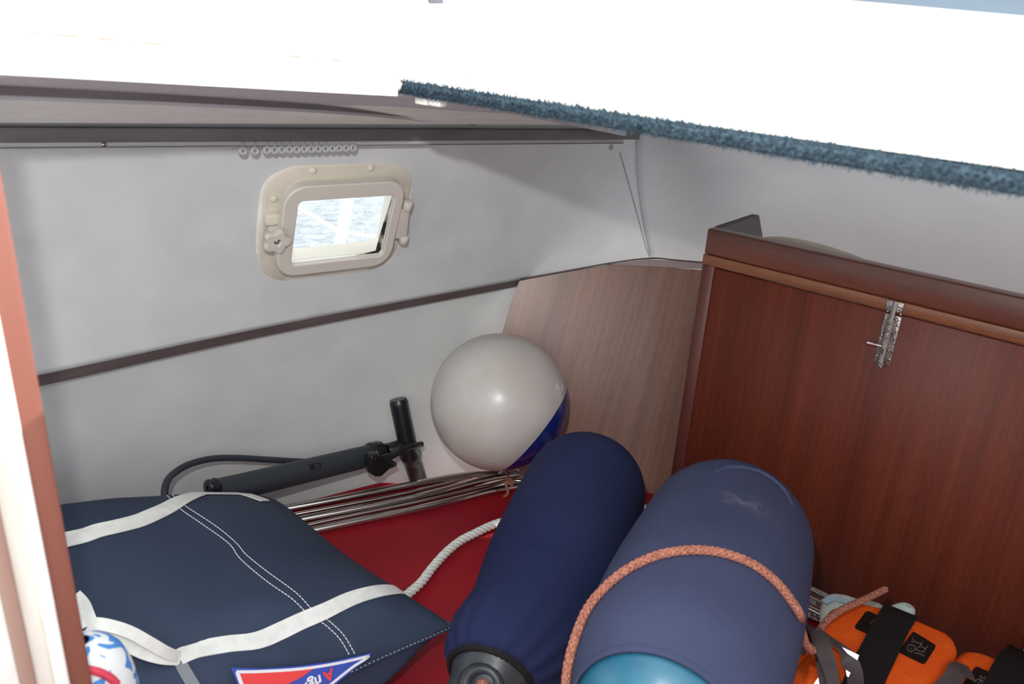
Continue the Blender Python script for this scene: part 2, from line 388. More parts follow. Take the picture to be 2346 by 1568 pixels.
# ceiling: lip line -> wall top, fans round the corner, then carpet edge -> down behind the locker
lipA = P(0, 158, 1, .665); lipB = P(905, 212, 1, .665)
def lip(x): return lipA.lerp(lipB, (x - lipA.x) / (lipB.x - lipA.x))
XC = .556
ZE = P(1630, 335, 0, XC).z
cols = []                                         # (inner, knee, outer)
def quad(a, k, o, b): return a * (1 - b) ** 2 + k * 2 * b * (1 - b) + o * b * b
for i in range(24):
    a = i / 23; x = -.3 + (XC + .3) * a; inn = lip(x); out = TL0.lerp(TR_B, .62 * a) + V((0, 0, .03)); cols.append([inn.lerp(out, t / 16) for t in range(17)])
cor = V((XC, lip(XC).y, lip(XC).z))
seamB = P(1490, 592, 2, .425)
for k in range(1, 9):
    inn = cor + V((0, -.003 * k, 0)); out = TL0.lerp(TR_B, .62 + .375 * k / 8) + V((0, 0, .03 - .012 * max(0, k - 6))); cols.append([inn.lerp(out, t / 16) for t in range(17)])
TC = TL0.lerp(TR_B, 1.0)
e1 = P(1600, 600, 2, .44)
WE = [rows[j][NU].copy() for j in range(NV + 1)]    # right edge of the side wall
def wedge(t):
    f = t * NV; q = min(int(f), NV - 1); return WE[q].lerp(WE[q + 1], f - q)
Kf = TC + V((.12, -.12, .005)); EN = e1 + V((.004, 0, -.006)) + (e1 - CAM).normalized() * .02 - V((0, 0, .03))
TUN = (TR_B - TR_A).normalized()
def smooth(c, n):
    c = [p.copy() for p in c]
    for _ in range(n):
        d = [p.copy() for p in c]
        for q in range(1, len(c) - 1): c[q] = d[q] * .5 + (d[q - 1] + d[q + 1]) * .25
    return c
def col3(inn, kn, out, n=14): return smooth([inn.lerp(kn, t / 8) for t in range(8)] + [kn.lerp(out, t / 8) for t in range(9)], n)
for k, f in enumerate((0, .12, .26, .42, .6, .8)):
    inn = cor + V((0, -.028 - .003 * k, 0)); off = (CAM - WE[10]).normalized() * .0012 - right * .0015 if k == 0 else V((0, 0, 0))
    T = quad(WE[0], WE[0] + TUN * .12, Kf + V((0, 0, .02)), f); Bm = seamB.lerp(EN, f)
    a = [inn.lerp(T, t / 8) for t in range(8)] + [(wedge(t / 8) + (T - WE[0]).lerp(Bm - WE[-1], t / 8)) + off for t in range(9)]
    cols.append(smooth(a, (0, 1, 3, 6, 9, 12)[k]) if k else a)
cols.append(col3(cor + V((0, -.048, 0)), Kf + V((0, 0, .02)), EN))
for k in range(1, 26):
    y = cor.y - .045 - k * .045; inn = V((XC, y, ZE + (cor.z - ZE) * max(0, (y - .2) / .46)))
    f = min(1, k / 5); kn = (TC + V((.12, -.12, .025))).lerp(V((1.50, .55, .735)), f); out = e1.lerp(V((1.74, .56, .34)), f)
    if k > 5: kn = V((1.50, .55 - .045 * (k - 5), .735)); out = V((1.74, .56 - .045 * (k - 5), .34))
    cols.append(col3(inn, kn, out))
NS = 32                                           # the seam column: left of it only the flat ceiling, right of it the rounded end
rowsA = [[c[j * 2] for c in cols[:NS]] + [cols[NS][j]] for j in range(9)]
rowsB = [[c[j] for c in cols[NS:]] for j in range(17)]
we = grid('wall_right', rowsB, ceilm); tag(we, kind='structure', label='grey lined rounded end of the cabin behind the locker')
sd = we.modifiers.new('thickness', 'SOLIDIFY'); sd.thickness = .01; we.data.update(); _q = we.data.polygons[200]; sd.offset = -1 if _q.normal.dot(CAM - _q.center) > 0 else 1
ce = grid('ceiling', rowsA, ceilm)
tag(ce, kind='structure', label='grey lined underside of the side deck')
bvc = bvh_of(ce, we)
sd = ce.modifiers.new('thickness', 'SOLIDIFY'); sd.thickness = .012; ce.data.update()
sd.offset = -1 if ce.data.polygons[10].normal.z < 0 else 1

# seam line of the lining
sm_, smn = on(bvh_of(tmp, ce, we), [(1420, 350), (1440, 420), (1462, 500), (1478, 560), (1488, 588)], 6)
if len(sm_) > 3: tag(ribbon('trim_4', sm_, smn, .0018, mat('seam_grey', (150, 148, 148), .8), lift=.0006, thick=.0006), kind='structure', label='thin upright seam in the wall lining')  # even mid-grey line along the lining joint

# dark board and track along the wall top
def strip_between(name, A, B, d, up0, up1, m, label, extra=0):
    u = (B - A).normalized(); n = V((u.y, -u.x, 0)).normalized()
    ls = [A + V((0, 0, up0)), B + V((0, 0, up0)), B + V((0, 0, up1)), A + V((0, 0, up1))]
    o = prism(name, [p + n * d for p in ls], n, .012 + extra, m, bev=.0012)
    return tag(o, kind='structure', label=label)
TA = TL0; TB = TR_B + (TR_B - TR_A) * .002
strip_between('trim_5', TA, TB, .016,   .0035, .0215, boardm, 'long dark board where the wall meets the ceiling')
strip_between('trim_6', TA, TA.lerp(TB, .975), .010, -.0035, .0035, greyl, 'pale curtain track under the dark board')
strip_between('trim_7', TA, TA.lerp(TB, .975), .012, -.0042, -.0028, greyt, 'grey lower lip of the curtain track')

# battens running along the ceiling
def batten(name, pts, h0, h1, th, m, label, lift=0):
    pp, nn = on(bvc, pts, 6); n = len(pp); vs = []; fs = []
    for i, p in enumerate(pp):
        t = (pp[min(i + 1, n - 1)] - pp[max(i - 1, 0)]).normalized(); s = V((t.y, -t.x, 0)).normalized(); h = h0 + (h1 - h0) * i / (n - 1)
        p = p - V((0, 0, lift * (1 - .5 * i / n)))
        for q in (p + V((0, 0, .004)), p - V((0, 0, h)), p - s * th - V((0, 0, h)), p - s * th + V((0, 0, .004))): vs.append(q)
    for i in range(n - 1):
        for k in range(4): fs.append((i * 4 + k, i * 4 + (k + 1) % 4, i * 4 + 4 + (k + 1) % 4, i * 4 + 4 + k))
    fs += [(0, 1, 2, 3), tuple(4 * n - 4 + k for k in (3, 2, 1, 0))]
    return tag(auto(mobj(name, vs, fs, m), 40), kind='structure', label=label)
bt_ = [(-60, 190), (0, 195), (200, 206), (400, 217), (600, 230), (800, 245), (950, 261), (1060, 276), (1130, 288)]
batten('trim_8', bt_, .0085, .005, .012, boardm, 'dark batten running along the ceiling beside the hatch')
batten('trim_9', [(x, y + 2) for x, y in bt_[:-1]], .0115, .0075, .02, greyl, 'pale strip behind the dark ceiling batten', 0)

# hatch rail: white channel along the lip, with deck slabs outside
rx0, rx1 = -.35, XC + .0
def lipp(x, dy, dz): p = lip(x); return V((p.x, p.y + dy, p.z + dz))
def lipprof(name, prof, m, label, x0=rx0, x1=rx1):
    k = len(prof); vs = [lipp(x0, a, b) for a, b in prof] + [lipp(x1, a, b) for a, b in prof]
    fs = [tuple(range(k)), tuple(range(2 * k - 1, k - 1, -1))] + [(i, (i + 1) % k, k + (i + 1) % k, k + i) for i in range(k)]
    return tag(mobj(name, vs, fs, m), kind='structure', label=label)
lipprof('trim_10', [(0, -.003), (-.012, -.003), (-.012, .008), (-.007, .0085), (-.003, .0095), (-.003, .017), (-.009, .018), (-.012, .02), (-.012, .0255), (0, .0255), (.03, .0255), (.03, -.003)], gel, 'white channel rail along the hatch lip', rx0, XC - .012)
lipprof('trim_11', [(-.009, .0258), (.02, .0258), (.02, .0272), (-.009, .0272)], mat('brown_sealant', (150, 122, 110), .8, noise_s=60, rgb2=(226, 220, 210), stretch=(1, 1, 1), lo=.42, hi=.5), 'thin brown sealant line on top of the hatch rail', rx0 + .1, XC - .01)
# decks
dk = prism('deck', [V((XC + .001, -.9, ZE + .0125)), V((XC + .001, lip(XC).y + .0, lip(XC).z + .018)), V((-.7, .665, .872)), V((-.7, 1.16, .80)), V((1.0, 1.13, .775)), V((1.9, .70, .745)), V((2.1, -.9, .75))], (0, 0, 1), .008, gel)
tag(dk, kind='structure', label='sunlit white side deck outside the hatch')
# white lid guide above the carpet on the deck
nub = lathe('deck_eye', P(912, 196, 0, XC - .006) , (-right).cross(upv), [(-.006, .0005), (-.006, .004), (-.002, .0062), (.003, .0062), (.006, .004), (.0065, .0005)], cream2, seg=20)
tag(nub, 'small cream plug at the end of the white hatch rail', 'plug')

# carpet lined rim
y_hi = cor.y - .004; y_lo = -.55; vs = []; fs = []; nY = 120
def rim(y): return ZE + (cor.z - ZE) * max(-1, (y - .2) / .46)
rm = thing('carpet_lining', 'blue-grey fuzzy carpet strip edging the right rim of the hatch', 'carpet', (XC, .3, .82))
for i in range(nY + 1):
    y = y_lo + (y_hi - y_lo) * i / nY; z = rim(y); w_ = .0015 * noise.noise(V((y * 60, 0, 0)))
    for dx, dz in ((.004, .0005), (-.004 + w_, .0), (-.006 + w_, .0025), (-.006 + w_, .0095), (-.004 + w_, .012), (.012, .0128), (.012, .0015)): vs.append(V((XC + dx, y, z + dz)))
for i in range(nY):
    for k in range(7): fs.append((i * 7 + k, i * 7 + (k + 1) % 7, i * 7 + 7 + (k + 1) % 7, i * 7 + 7 + k))
fs += [tuple(range(7)), tuple(len(vs) - 7 + k for k in range(7))]
mobj('backing', vs, fs, carp, rm, True)
vs = []; fs = []
for i in range(16000):
    y = y_lo + (y_hi + .004 - y_lo) * random.random(); z = rim(y); s = random.random()
    z0 = z - .0003 + .0128 * s; x0 = XC - .0055 + (.010 * random.random() if s > .9 else 0)
    d = V((-1 + .9 * (s > .6) * random.random(), random.uniform(-.8, .8), random.uniform(-.7, .7) + (1.2 if s > .75 else 0) - (.7 if s < .15 else 0))).normalized()
    L_ = random.uniform(.0018, .0048); b = V((x0, y, z0)); sdv = d.cross(V((random.random(), random.random(), random.random()))).normalized() * .00035
    k = len(vs); vs += [b - sdv, b + sdv, b + d * L_ * .6 + sdv * .8 + V((0, .0006, 0)), b + d * L_ + V((0, random.uniform(-.001, .001), 0))]; fs.append((k, k + 1, k + 2)); fs.append((k, k + 2, k + 3))
fz = mobj('fuzz', vs, fs, carp, rm); fz['kind'] = 'stuff'
# white plastic clip under the rim corner
cl = thing('plastic_clip', 'white plastic catch hanging under the corner of the carpeted hatch rim', 'clip', P(988, 235, 0, XC + .012))
ctr = P(988, 234, 0, XC + .014); a_ = (P(1030, 240, 0, XC + .014) - P(945, 228, 0, XC + .014)).normalized()
box('clip_body', ctr - a_ * .010, (a_, V((1, 0, 0)), V((0, 0, 1))), (.0095, .006, .0035), gel, cl, .0015)
box('clip_body', ctr + a_ * .009, (a_, V((1, 0, 0)), V((0, 0, 1))), (.010, .006, .0035), gel, cl, .0025)

# things outside on deck
hl = thing('hatch_lid', 'cream topped lid with a grey rubber edge, beyond the carpeted rim at upper right', 'lid', P(2200, 10, 0, 1.35))
A = P(1880, -6, 0, 1.5); B = P(2420, 42, 0, 1.05); u_ = (B - A).normalized(); n_ = V((u_.y, -u_.x, 0)).normalized()
if n_.dot(CAM - A) < 0: n_ = -n_
box('rubber_edge', (A + B) / 2 + V((0, 0, .010)), (u_, n_, V((0, 0, 1))), ((B - A).length / 2, .012, .010), mat('grey_rubber_edge', (112, 126, 140), .7), hl, .002)
box('lid_shell', (A + B) / 2 + V((0, 0, .045)) - n_ * .1, (u_, n_, V((0, 0, 1))), ((B - A).length / 2, .12, .025), gel, hl, .004)
dc = thing('deck_cleat', 'small white fitting on the sunlit deck past the corner of the hatch', 'cleat', P(1000, 100, 0, 1.0))
c0 = P(1005, 103, 0, .95); cw = right
tube('horn', cr([c0 - cw * .014 - V((0, 0, .012)), c0 - cw * .012, c0 - cw * .002 + V((0, 0, .0035)), c0 + cw * .012 + V((0, 0, .001)), c0 + cw * .02], 6), lambda t: .0045 * (1 - .6 * t), cream, dc)
box('base', c0 - V((0, 0, .020)) - cw * .01, (cw, V((0, 0, 1)).cross(cw), V((0, 0, 1))), (.02, .012, .012), gel, dc, .002)
gb = thing('dark_deck_fitting', 'small dark fitting on the deck at the top edge of the view', 'fitting', P(998, -3, 0, 1.05))
c0 = P(998, -6, 0, 1.05); box('fitting_body', c0, (right, fwd, upv), (.014, .01, .008), greyt, gb, .003)

# sea
sea = bpy.data.materials.new('sea_water'); sea.use_nodes = True; N = sea.node_tree.nodes; L = sea.node_tree.links
b = N['Principled BSDF']; b.inputs['Base Color'].default_value = (.29, .32, .34, 1); b.inputs['Roughness'].default_value = .3; b.inputs['Specular IOR Level'].default_value = .25
tc = N.new('ShaderNodeTexCoord'); mp = N.new('ShaderNodeMapping'); mp.inputs['Scale'].default_value = (1, 2.2, 1); mp.inputs['Rotation'].default_value = (0, 0, .7)
nn = N.new('ShaderNodeTexNoise'); nn.inputs['Scale'].default_value = 5; nn.inputs['Detail'].default_value = 5; L.new(tc.outputs['Object'], mp.inputs[0]); L.new(mp.outputs[0], nn.inputs[0])
bp = N.new('ShaderNodeBump'); bp.inputs['Strength'].default_value = .9; bp.inputs['Distance'].default_value = .15; L.new(nn.outputs[0], bp.inputs['Height']); L.new(bp.outputs[0], b.inputs['Normal'])
tag(mobj('sea', [(-30, 1.6, -.55), (60, 1.6, -.55), (60, 60, -.55), (-30, 60, -.55)], [(0, 1, 2, 3)], sea), kind='structure')
# stanchion and mooring line seen through the portlight
a, b_ = P(812, 380, 1, 2.0), P(762, 640, 1, 2.0)
b_ = a + (b_ - a) * ((a.z + .56) / (a.z - b_.z))
tag(tube('stanchion', [a, a.lerp(b_, .5), b_], .017, gel, seg=20), 'white post outside, seen through the portlight', 'post')
tag(rope_mesh('mooring_line', cr([P(640, 455, 1, 2.12), P(720, 500, 1, 2.12), P(775, 528, 1, 2.12), P(850, 542, 1, 2.12), P(930, 540, 1, 2.12)], 8), .008, ropew, strands=3, pitch=.05, step=.004), 'white twisted mooring line outside, crossing the portlight', 'rope')

# ------------------------------------------------------------------ portlight
win = thing('window_1', None, None, wc); win['kind'] = 'structure'; win['label'] = 'cream opening portlight in the white cabin side'
def rr(u0, u1, v0, v1, r, d, n=8):
    o = []
    for (cu, cv, a0) in ((u1 - r, v1 - r, 0), (u0 + r, v1 - r, 90), (u0 + r, v0 + r, 180), (u1 - r, v0 + r, 270)):
        for k in range(n + 1):
            a = math.radians(a0 + 90 * k / n); o.append(wl(cu + r * math.cos(a), cv + r * math.sin(a), d))
    return o
def ringmesh(name, loops, m, parent, close_last=False):
    """loops of equal length joined in order; last joins back to the first"""
    k = len(loops[0]); vs = [p for l in loops for p in l]; fs = []
    nl = len(loops)
    for i in range(nl if close_last else nl - 1):
        j = (i + 1) % nl
        for q in range(k): fs.append((i * k + q, i * k + (q + 1) % k, j * k + (q + 1) % k, j * k + q))
    return auto(mobj(name, vs, fs, m, parent), 38)
def rect_px(x0, x1, y0, y1, d):
    u0, _ = wuv(x0, (y0 + y1) / 2, d); u1, _ = wuv(x1, (y0 + y1) / 2, d); _, v1 = wuv((x0 + x1) / 2, y0, d); _, v0 = wuv((x0 + x1) / 2, y1, d); return u0, u1, v0, v1
fu0, fu1, fv0, fv1 = rect_px(600, 926, 377, 632, .006)
gu0, gu1, gv0, gv1 = rect_px(645, 911, 424, 621, .036)
pu0, pu1, pv0, pv1 = rect_px(676, 889, 455, 596, .034)
ru = .052
# silicone bead behind flange
ringmesh('sealant_bead', [rr(fu0 - .006, fu1 + .006, fv0 - .006, fv1 + .006, ru + .004, .0), rr(fu0 - .004, fu1 + .004, fv0 - .004, fv1 + .004, ru + .003, .003), rr(fu0 + .004, fu1 - .004, fv0 + .004, fv1 - .004, ru, .004)], gel, win)
mg = .004
ringmesh('flange', [rr(fu0, fu1, fv0, fv1, ru, -.001), rr(fu0, fu1, fv0, fv1, ru, .004), rr(fu0 + .003, fu1 - .003, fv0 + .003, fv1 - .003, ru, .007), rr(gu0 + .006, gu1 - .004, gv0 + .006, gv1 - .004, .036, .008), rr(gu0 + .010, gu1 - .008, gv0 + .008, gv1 - .008, .034, .021),
                    rr(pu0 - .006, pu1 + .006, pv0 - .006, pv1 + .006, .012, .021), rr(pu0 - .014, pu1 + .014, pv0 - .010, pv1 + .010, .016, -.022)], cream, win)
hf = ringmesh('hinged_frame', [rr(gu0, gu1, gv0, gv1, .034, .021), rr(gu0, gu1, gv0, gv1, .034, .034), rr(gu0 + .002, gu1 - .002, gv0 + .002, gv1 - .002, .033, .036), rr(pu0 - .0015, pu1 + .0015, pv0 - .0015, pv1 + .0015, .010, .036),
                    rr(pu0, pu1, pv0, pv1, .009, .0345), rr(pu0, pu1, pv0, pv1, .009, .021)], cream2, win, True)
gl = mobj('glass', rr(pu0 - .001, pu1 + .001, pv0 - .001, pv1 + .001, .009, .028), [tuple(range(36))], glassm, win)
gk = ringmesh('gasket', [rr(pu0 - .001, pu1 + .001, pv0 - .001, pv1 + .001, .009, .0285), rr(pu0 + .0022, pu1 - .0022, pv0 + .0022, pv1 - .0022, .007, .0285), rr(pu0 + .0022, pu1 - .0022, pv0 + .0022, pv1 - .0022, .007, .026)], gel, win)
# weathered dark stain down the right side of the opening
mould = mat('black_mildew', (40, 46, 44), .9, noise_s=60, rgb2=(190, 190, 178), stretch=(1, 1, .25), lo=.45, hi=.62)
st = [(pu1 - .0022, pv1 - .004), (pu1 - .0022, pv0 + .01), (pu1 - .006, pv0 + .003), (pu1 - .05, pv0 + .0025), (pu1 - .012, pv0 + .008), (pu1 - .011, pv0 + .035), (pu1 - .006, pv1 - .03)]
prism('mildew_stain', [wl(a, b, .0295) for a, b in st], wn, .0008, mould, win)
for x, y in ((718, 392), (850, 386), (628, 457)):
    u, v = wuv(x, y, .008); lathe('screw_head', wl(u, v, .0065), wn, [(0, .0062), (.002, .006), (.0038, .0042), (.0045, .002), (.0047, .0002)], cream, win, 18, up=wx)
# left clamp: bracket, bolt and star knob
u, v = wuv(648, 540, .03)
bkt = box('clamp_bracket', wl(u - .002, v, .026), (wx, wy, wn), (.020, .014, .008), cream2, win, .004, 3)
box('clamp_lug', wl(u - .012, v + .022, .012), (wx, wy, wn), (.013, .010, .008), cream, win, .003)
ku, kv = wuv(636, 557, .048); kn = []
for k in range(60):
    a = 2 * math.pi * k / 60 + .25; r = .0195 * (1 + .16 * math.cos(5 * a)) ; kn.append((math.cos(a) * r, math.sin(a) * r))
kb = ringmesh('star_knob', [[wl(ku + a * .9, kv + b * .9, .036) for a, b in kn], [wl(ku + a, kv + b, .039) for a, b in kn], [wl(ku + a, kv + b, .046) for a, b in kn], [wl(ku + a * .9, kv + b * .9, .0495) for a, b in kn], [wl(ku + a * .35, kv + b * .35, .0497) for a, b in kn], [wl(ku + .0045 * math.cos(2 * math.pi * k / 60 + .25), kv + .0045 * math.sin(2 * math.pi * k / 60 + .25), .045) for k in range(60)]], cream2, win)
lathe('knob_bolt', wl(ku, kv, .030), wn, [(0, .0035), (.017, .0035), (.0178, .003), (.018, .0003)], steel, win, 16, up=wx)
# hinge on the right
u1_, v1_ = wuv(934, 474, .03); u2_, v2_ = wuv(925, 551, .03)
hc = wl((u1_ + u2_) / 2 - .001, (v1_ + v2_) / 2, .026)
hx = (wl(u1_, v1_, .026) - wl(u2_, v2_, .026)).length / 2
prism('hinge_leaf', [wl(u1_ - .022, v1_ - .006, .031), wl(u1_ + .006, v1_ - .006, .031), wl(u2_ + .006, v2_ + .004, .031), wl(u2_ - .018, v2_ + .004, .031)], wn, .012, cream2, win, .003, 3)
for (uu, vv, h) in ((u1_ + .001, v1_, .0095), (u2_ + .001, v2_, .0075)):
    lathe('hinge_knuckle', wl(uu, vv - h, .027), wy, [(0, .0005), (0, .007), (.001, .0085), (2 * h - .001, .0085), (2 * h, .007), (2 * h, .0005)], cream2, win, 20, up=wn)

# curtain gliders
gx = [557, 584, 612, 629, 646, 663, 680, 697, 713, 729, 746, 762, 777, 793, 809]
tun = (TR_B - TR_A).normalized(); tn_ = V((tun.y, -tun.x, 0)).normalized()
def glider(px, py, label, scale=1.0):
    c = PL(px, py, TR_A + tn_ * .010, tn_)
    g = thing('curtain_glider', label, 'curtain glider', c)
    vs = []; fs = []; n1, n2 = 18, 7
    for i in range(n1):
        a = 2 * math.pi * i / n1; d_ = tun * math.cos(a) + V((0, 0, math.sin(a)))
        for k in range(n2):
            b = 2 * math.pi * k / n2; vs.append(c + (d_ * (.0042 + .0029 * math.cos(b)) + tn_ * (.0026 * math.sin(b))) * scale)
    for i in range(n1):
        for k in range(n2): fs.append((i * n2 + k, i * n2 + (k + 1) % n2, ((i + 1) % n1) * n2 + (k + 1) % n2, ((i + 1) % n1) * n2 + k))
    mobj('eye', vs, fs, glid, g, True)
    box('shank', c + V((0, 0, .0085)) * scale, (tun, tn_, V((0, 0, 1))), (.0022, .0016, .0035), glid, g, .0005)
    return g
for i, x in enumerate(gx):
    y = 346 - (i * .45) if i < 2 else 344 - (i - 2) * .42
    lb = 'pale curtain glider, %s in the row above the portlight' % ['leftmost', 'second from left', 'third from left', 'fourth from left', 'fifth from left', 'sixth from left', 'seventh from left', 'middle one', 'seventh from right', 'sixth from right', 'fifth from right', 'fourth from right', 'third from right', 'second from right', 'rightmost'][i]
    g = glider(x, y, lb)
    g['group'] = 'curtain gliders in the row above the portlight'
glider(1400, 338, 'single curtain glider near the right end of the dark board', .8)
for x, y in ((238, 331),):
    c = PL(x, y, TR_A + tn_ * .0115, tn_); tag(lathe('track_screw', c, tn_, [(0, .003), (.0012, .0026), (.0016, .0003)], steel, seg=14), 'tiny screw in the curtain track near its left end', 'screw')

# ------------------------------------------------------------------ floor and berth cushion
tag(mobj('floor', [(-.8, -1.0, -.14), (1.9, -1.0, -.14), (1.9, 1.3, -.14), (-.8, 1.3, -.14)], [(0, 1, 2, 3)], hullm), kind='structure')
edge = [V((-.1, 1.205, 0)), V((.3, 1.205, 0)), P(560, 1184, 2, 0), P(650, 1163, 2, 0), P(755, 1134, 2, 0), P(900, 1098, 2, 0), P(1010, 1078, 2, 0), P(1090, 1066, 2, 0), P(1200, 1048, 2, 0)]
ee = cr(edge, 5); tail = [V((1.30, .86, 0)), V((1.235, .66, 0)), V((1.235, -.8, 0)), V((-.6, -.8, 0))]
pb = PL(1500, 1122, bTL, bn)
ee = [p + V((.001, .006, 0)) for p in ee if (p - bTL).dot(bn) > .02]
out = ee + [pb + bn * .012, V((1.235, .66, 0)), V((1.235, -.5, 0)), V((-.15, -.5, 0)), V((-.15, 1.20, 0))]
cu = thing('berth_cushion', 'red vinyl berth cushion lying under the bag and fenders', 'cushion', (.5, .5, -.1))
prism('cushion_cover', out, (0, 0, 1), .10, redv, cu, .012, 4)
# care tag of the cushion
tp = P(1866, 1383, 2, .014); tu = (P(1884, 1391, 2, .014) - P(1849, 1380, 2, .014)).normalized(); tv = V((0, 0, 1)).cross(tu)
ct = box('care_tag', tp, (tu, tv, V((0, 0, 1))), (.0175, .0085, .0006), tagm, cu); ct['label'] = 'white printed care tag'
for k, (o_, w_, h_) in enumerate([(-.008, .0075, .0006), (-.008, .006, .0006), (-.008, .0075, .0006), (-.008, .005, .0006)]):
    box('tag_print', tp + tu * o_ + tv * (.005 - k * .003) + V((0, 0, .0009)), (tu, tv, V((0, 0, 1))), (w_ * .9, .0005, .0002), greyt, ct)
box('tag_print', tp + tu * .006 + V((0, 0, .0009)), (tu, tv, V((0, 0, 1))), (.004, .006, .0002), greyt, ct)

# ------------------------------------------------------------------ locker on the right
XP = 1.253; yL = P(1612, 600, 0, XP).y; lk = thing('wooden_locker', 'dark mahogany locker front standing along the right side of the berth', 'locker', (XP, .2, -.1))
zt = .592; z1 = P(1602, 577, 0, XP).z; z2 = P(1606, 602, 0, XP).z
yR = -.45
abox('top_rail', (XP - .004, yR, z1), (XP + .022, yL, zt), woodr, lk, .003, 2)
o = abox('edge_strip', (XP - .006, yR, z2), (XP + .02, yL, z1 - .0006), woodo, lk, .0012, 2); o['label'] = 'lighter orange-brown strip'
abox('left_stile', (XP - .003, yL - .024, -.12), (XP + .02, yL, z2 - .0004), woods, lk, .001, 1)
abox('front_panel', (XP, .026, -.12), (XP + .012, yL - .0245, z2 - .004), woodp, lk, .0006, 1)
abox('right_stile', (XP - .006, -.03, -.12), (XP + .02, .0255, z2 - .0045), woodr, lk, .001, 1)
abox('front_panel', (XP, yR, -.12), (XP + .012, -.0305, z2 - .004), woodp, lk, .0006, 1)
prism('side_board', [V((XP + .0225, yL, -.12)), V((XP + .0225, yL, zt)), V((1.419, yL, .597)), V((1.452, yL, .55)), V((1.44, yL, -.12))][::-1], (0, 1, 0), .014, mat('dark_grey_board', (82, 76, 76), .7), lk)  # side board in one even dark grey
# curved cream moulding behind the locker top
mo = [P(x, y, 0, 1.33) for x, y in [(1735, 552), (1760, 548), (1800, 551), (1860, 563), (1920, 580), (1975, 598), (2010, 612)]]
mo = [p - V((0, 0, .006)) for p in mo]
tag(tube('cream_moulding', cr(mo, 6), lambda t: .004 + .0085 * math.sin(math.pi * t) ** .5, mat('cream_grp', (196, 188, 168), .5), seg=16), 'cream curved moulding showing above the locker top edge', 'moulding')

# barrel bolt
bo = thing('barrel_bolt', 'dull metal sliding bolt with a small knob on the locker front', 'bolt', P(2036, 770, 0, XP))
zb = lambda y_: V((XP - .0065, 0, 0))
kt = P(2052, 692, 0, XP - .006); kb_ = P(2046, 722, 0, XP - .006); pt = P(2044, 726, 0, XP - .003); pb2 = P(2020, 834, 0, XP - .003)
yb = (kt.y + pb2.y) / 2
def bb(name, y0, y1, za, zb_, x0, x1, m, par, bv=.0008): return abox(name, (x0, y0, za), (x1, y1, zb_), m, par, bv, 2)
k_ = bb('keeper', yb - .0125, yb + .0125, z2 + .0015, z1 - .001, XP - .0085, XP - .006, zinc, bo)
pl = bb('plate', yb - .0125, yb + .0125, pb2.z, z2 - .0055, XP - .0025, XP, zinc, bo)
for dz in (.01, .045, .085):
    for sy in (-1, 1): lathe('screw', V((XP - .0025, yb + sy * .0095, pb2.z + dz)), (-1, 0, 0), [(0, .0022), (.0006, .002), (.001, .0003)], steel, pl, 12, up=(0, 0, 1))
def vc(name, y, za, zb_, x, r, m, par): return tube(name, [V((x, y, za)), V((x, y, (za + zb_) / 2)), V((x, y, zb_))], r, m, par, 16)
vc('barrel', yb, pb2.z + .028, z2 - .010, XP - .006, .0065, zinc, bo)
for dy in (-.0062, .0062): vc('barrel_rib', yb + dy, pb2.z + .028, z2 - .008, XP - .004, .0022, zinc, bo)
vc('barrel_foot', yb, pb2.z - .002, pb2.z + .018, XP - .006, .006, zinc, bo)
vc('sliding_rod', yb, pb2.z - .004, z1 - .003, XP - .0075, .0042, steel, bo)
kz = P(2008, 792, 0, XP - .012).z; ky = yb + .002
tube('bolt_knob', [V((XP - .008, ky, kz)), V((XP - .010, ky + .009, kz + .0005)), V((XP - .012, ky + .013, kz + .001)), V((XP - .014, ky + .017, kz + .0015)), V((XP - .016, ky + .023, kz + .002)), V((XP - .0165, ky + .0245, kz + .002))], lambda t: .0026 if t < .42 else (.0034 if t < .95 else .001), chrome, bo, 16)

# ------------------------------------------------------------------ door frame at left, close to the lens
df = thing('door_1', None, None, (.134, .5, 0)); df['kind'] = 'structure'; df['label'] = 'white and red-brown frame post at the left of the opening'
jd = V((.80, -.62, 0)).normalized()             # faces the lens; vertical posts
def post(x0, x1, yq, depth, m, name, dz=(-.14, 1.0)):
    a = P(x0, yq, 1, .5); b = P(x1, yq, 1, .5); a.z = b.z = 0
    u = (b - a); n = V((0, -1, 0)); L_ = u.length
    lo = V((a.x, .5 - depth[0], dz[0])); hi = V((b.x, .5 + depth[1], dz[1]))
    return abox(name, (min(lo.x, hi.x), lo.y, lo.z), (max(lo.x, hi.x), hi.y, hi.z), m, df, .0015, 2)
YQ = 1400
post(126, 183, YQ, (0, .010), woodj, 'wood_strip')
post(92, 127, YQ, (.003, .016), gel, 'white_bead')
post(46, 93, YQ, (.0, .012), mat('aged_white_paint', (232, 226, 216), .5, noise_s=22, rgb2=(198, 186, 172), stretch=(1, 1, .25)), 'white_post')
post(10, 47, YQ, (.004, .012), mat('brown_band', (140, 100, 88), .6, noise_s=12, rgb2=(170, 140, 126), stretch=(1, 1, .2)), 'brown_band')
post(-160, 11, YQ, (.0, .012), gel, 'outer_post')

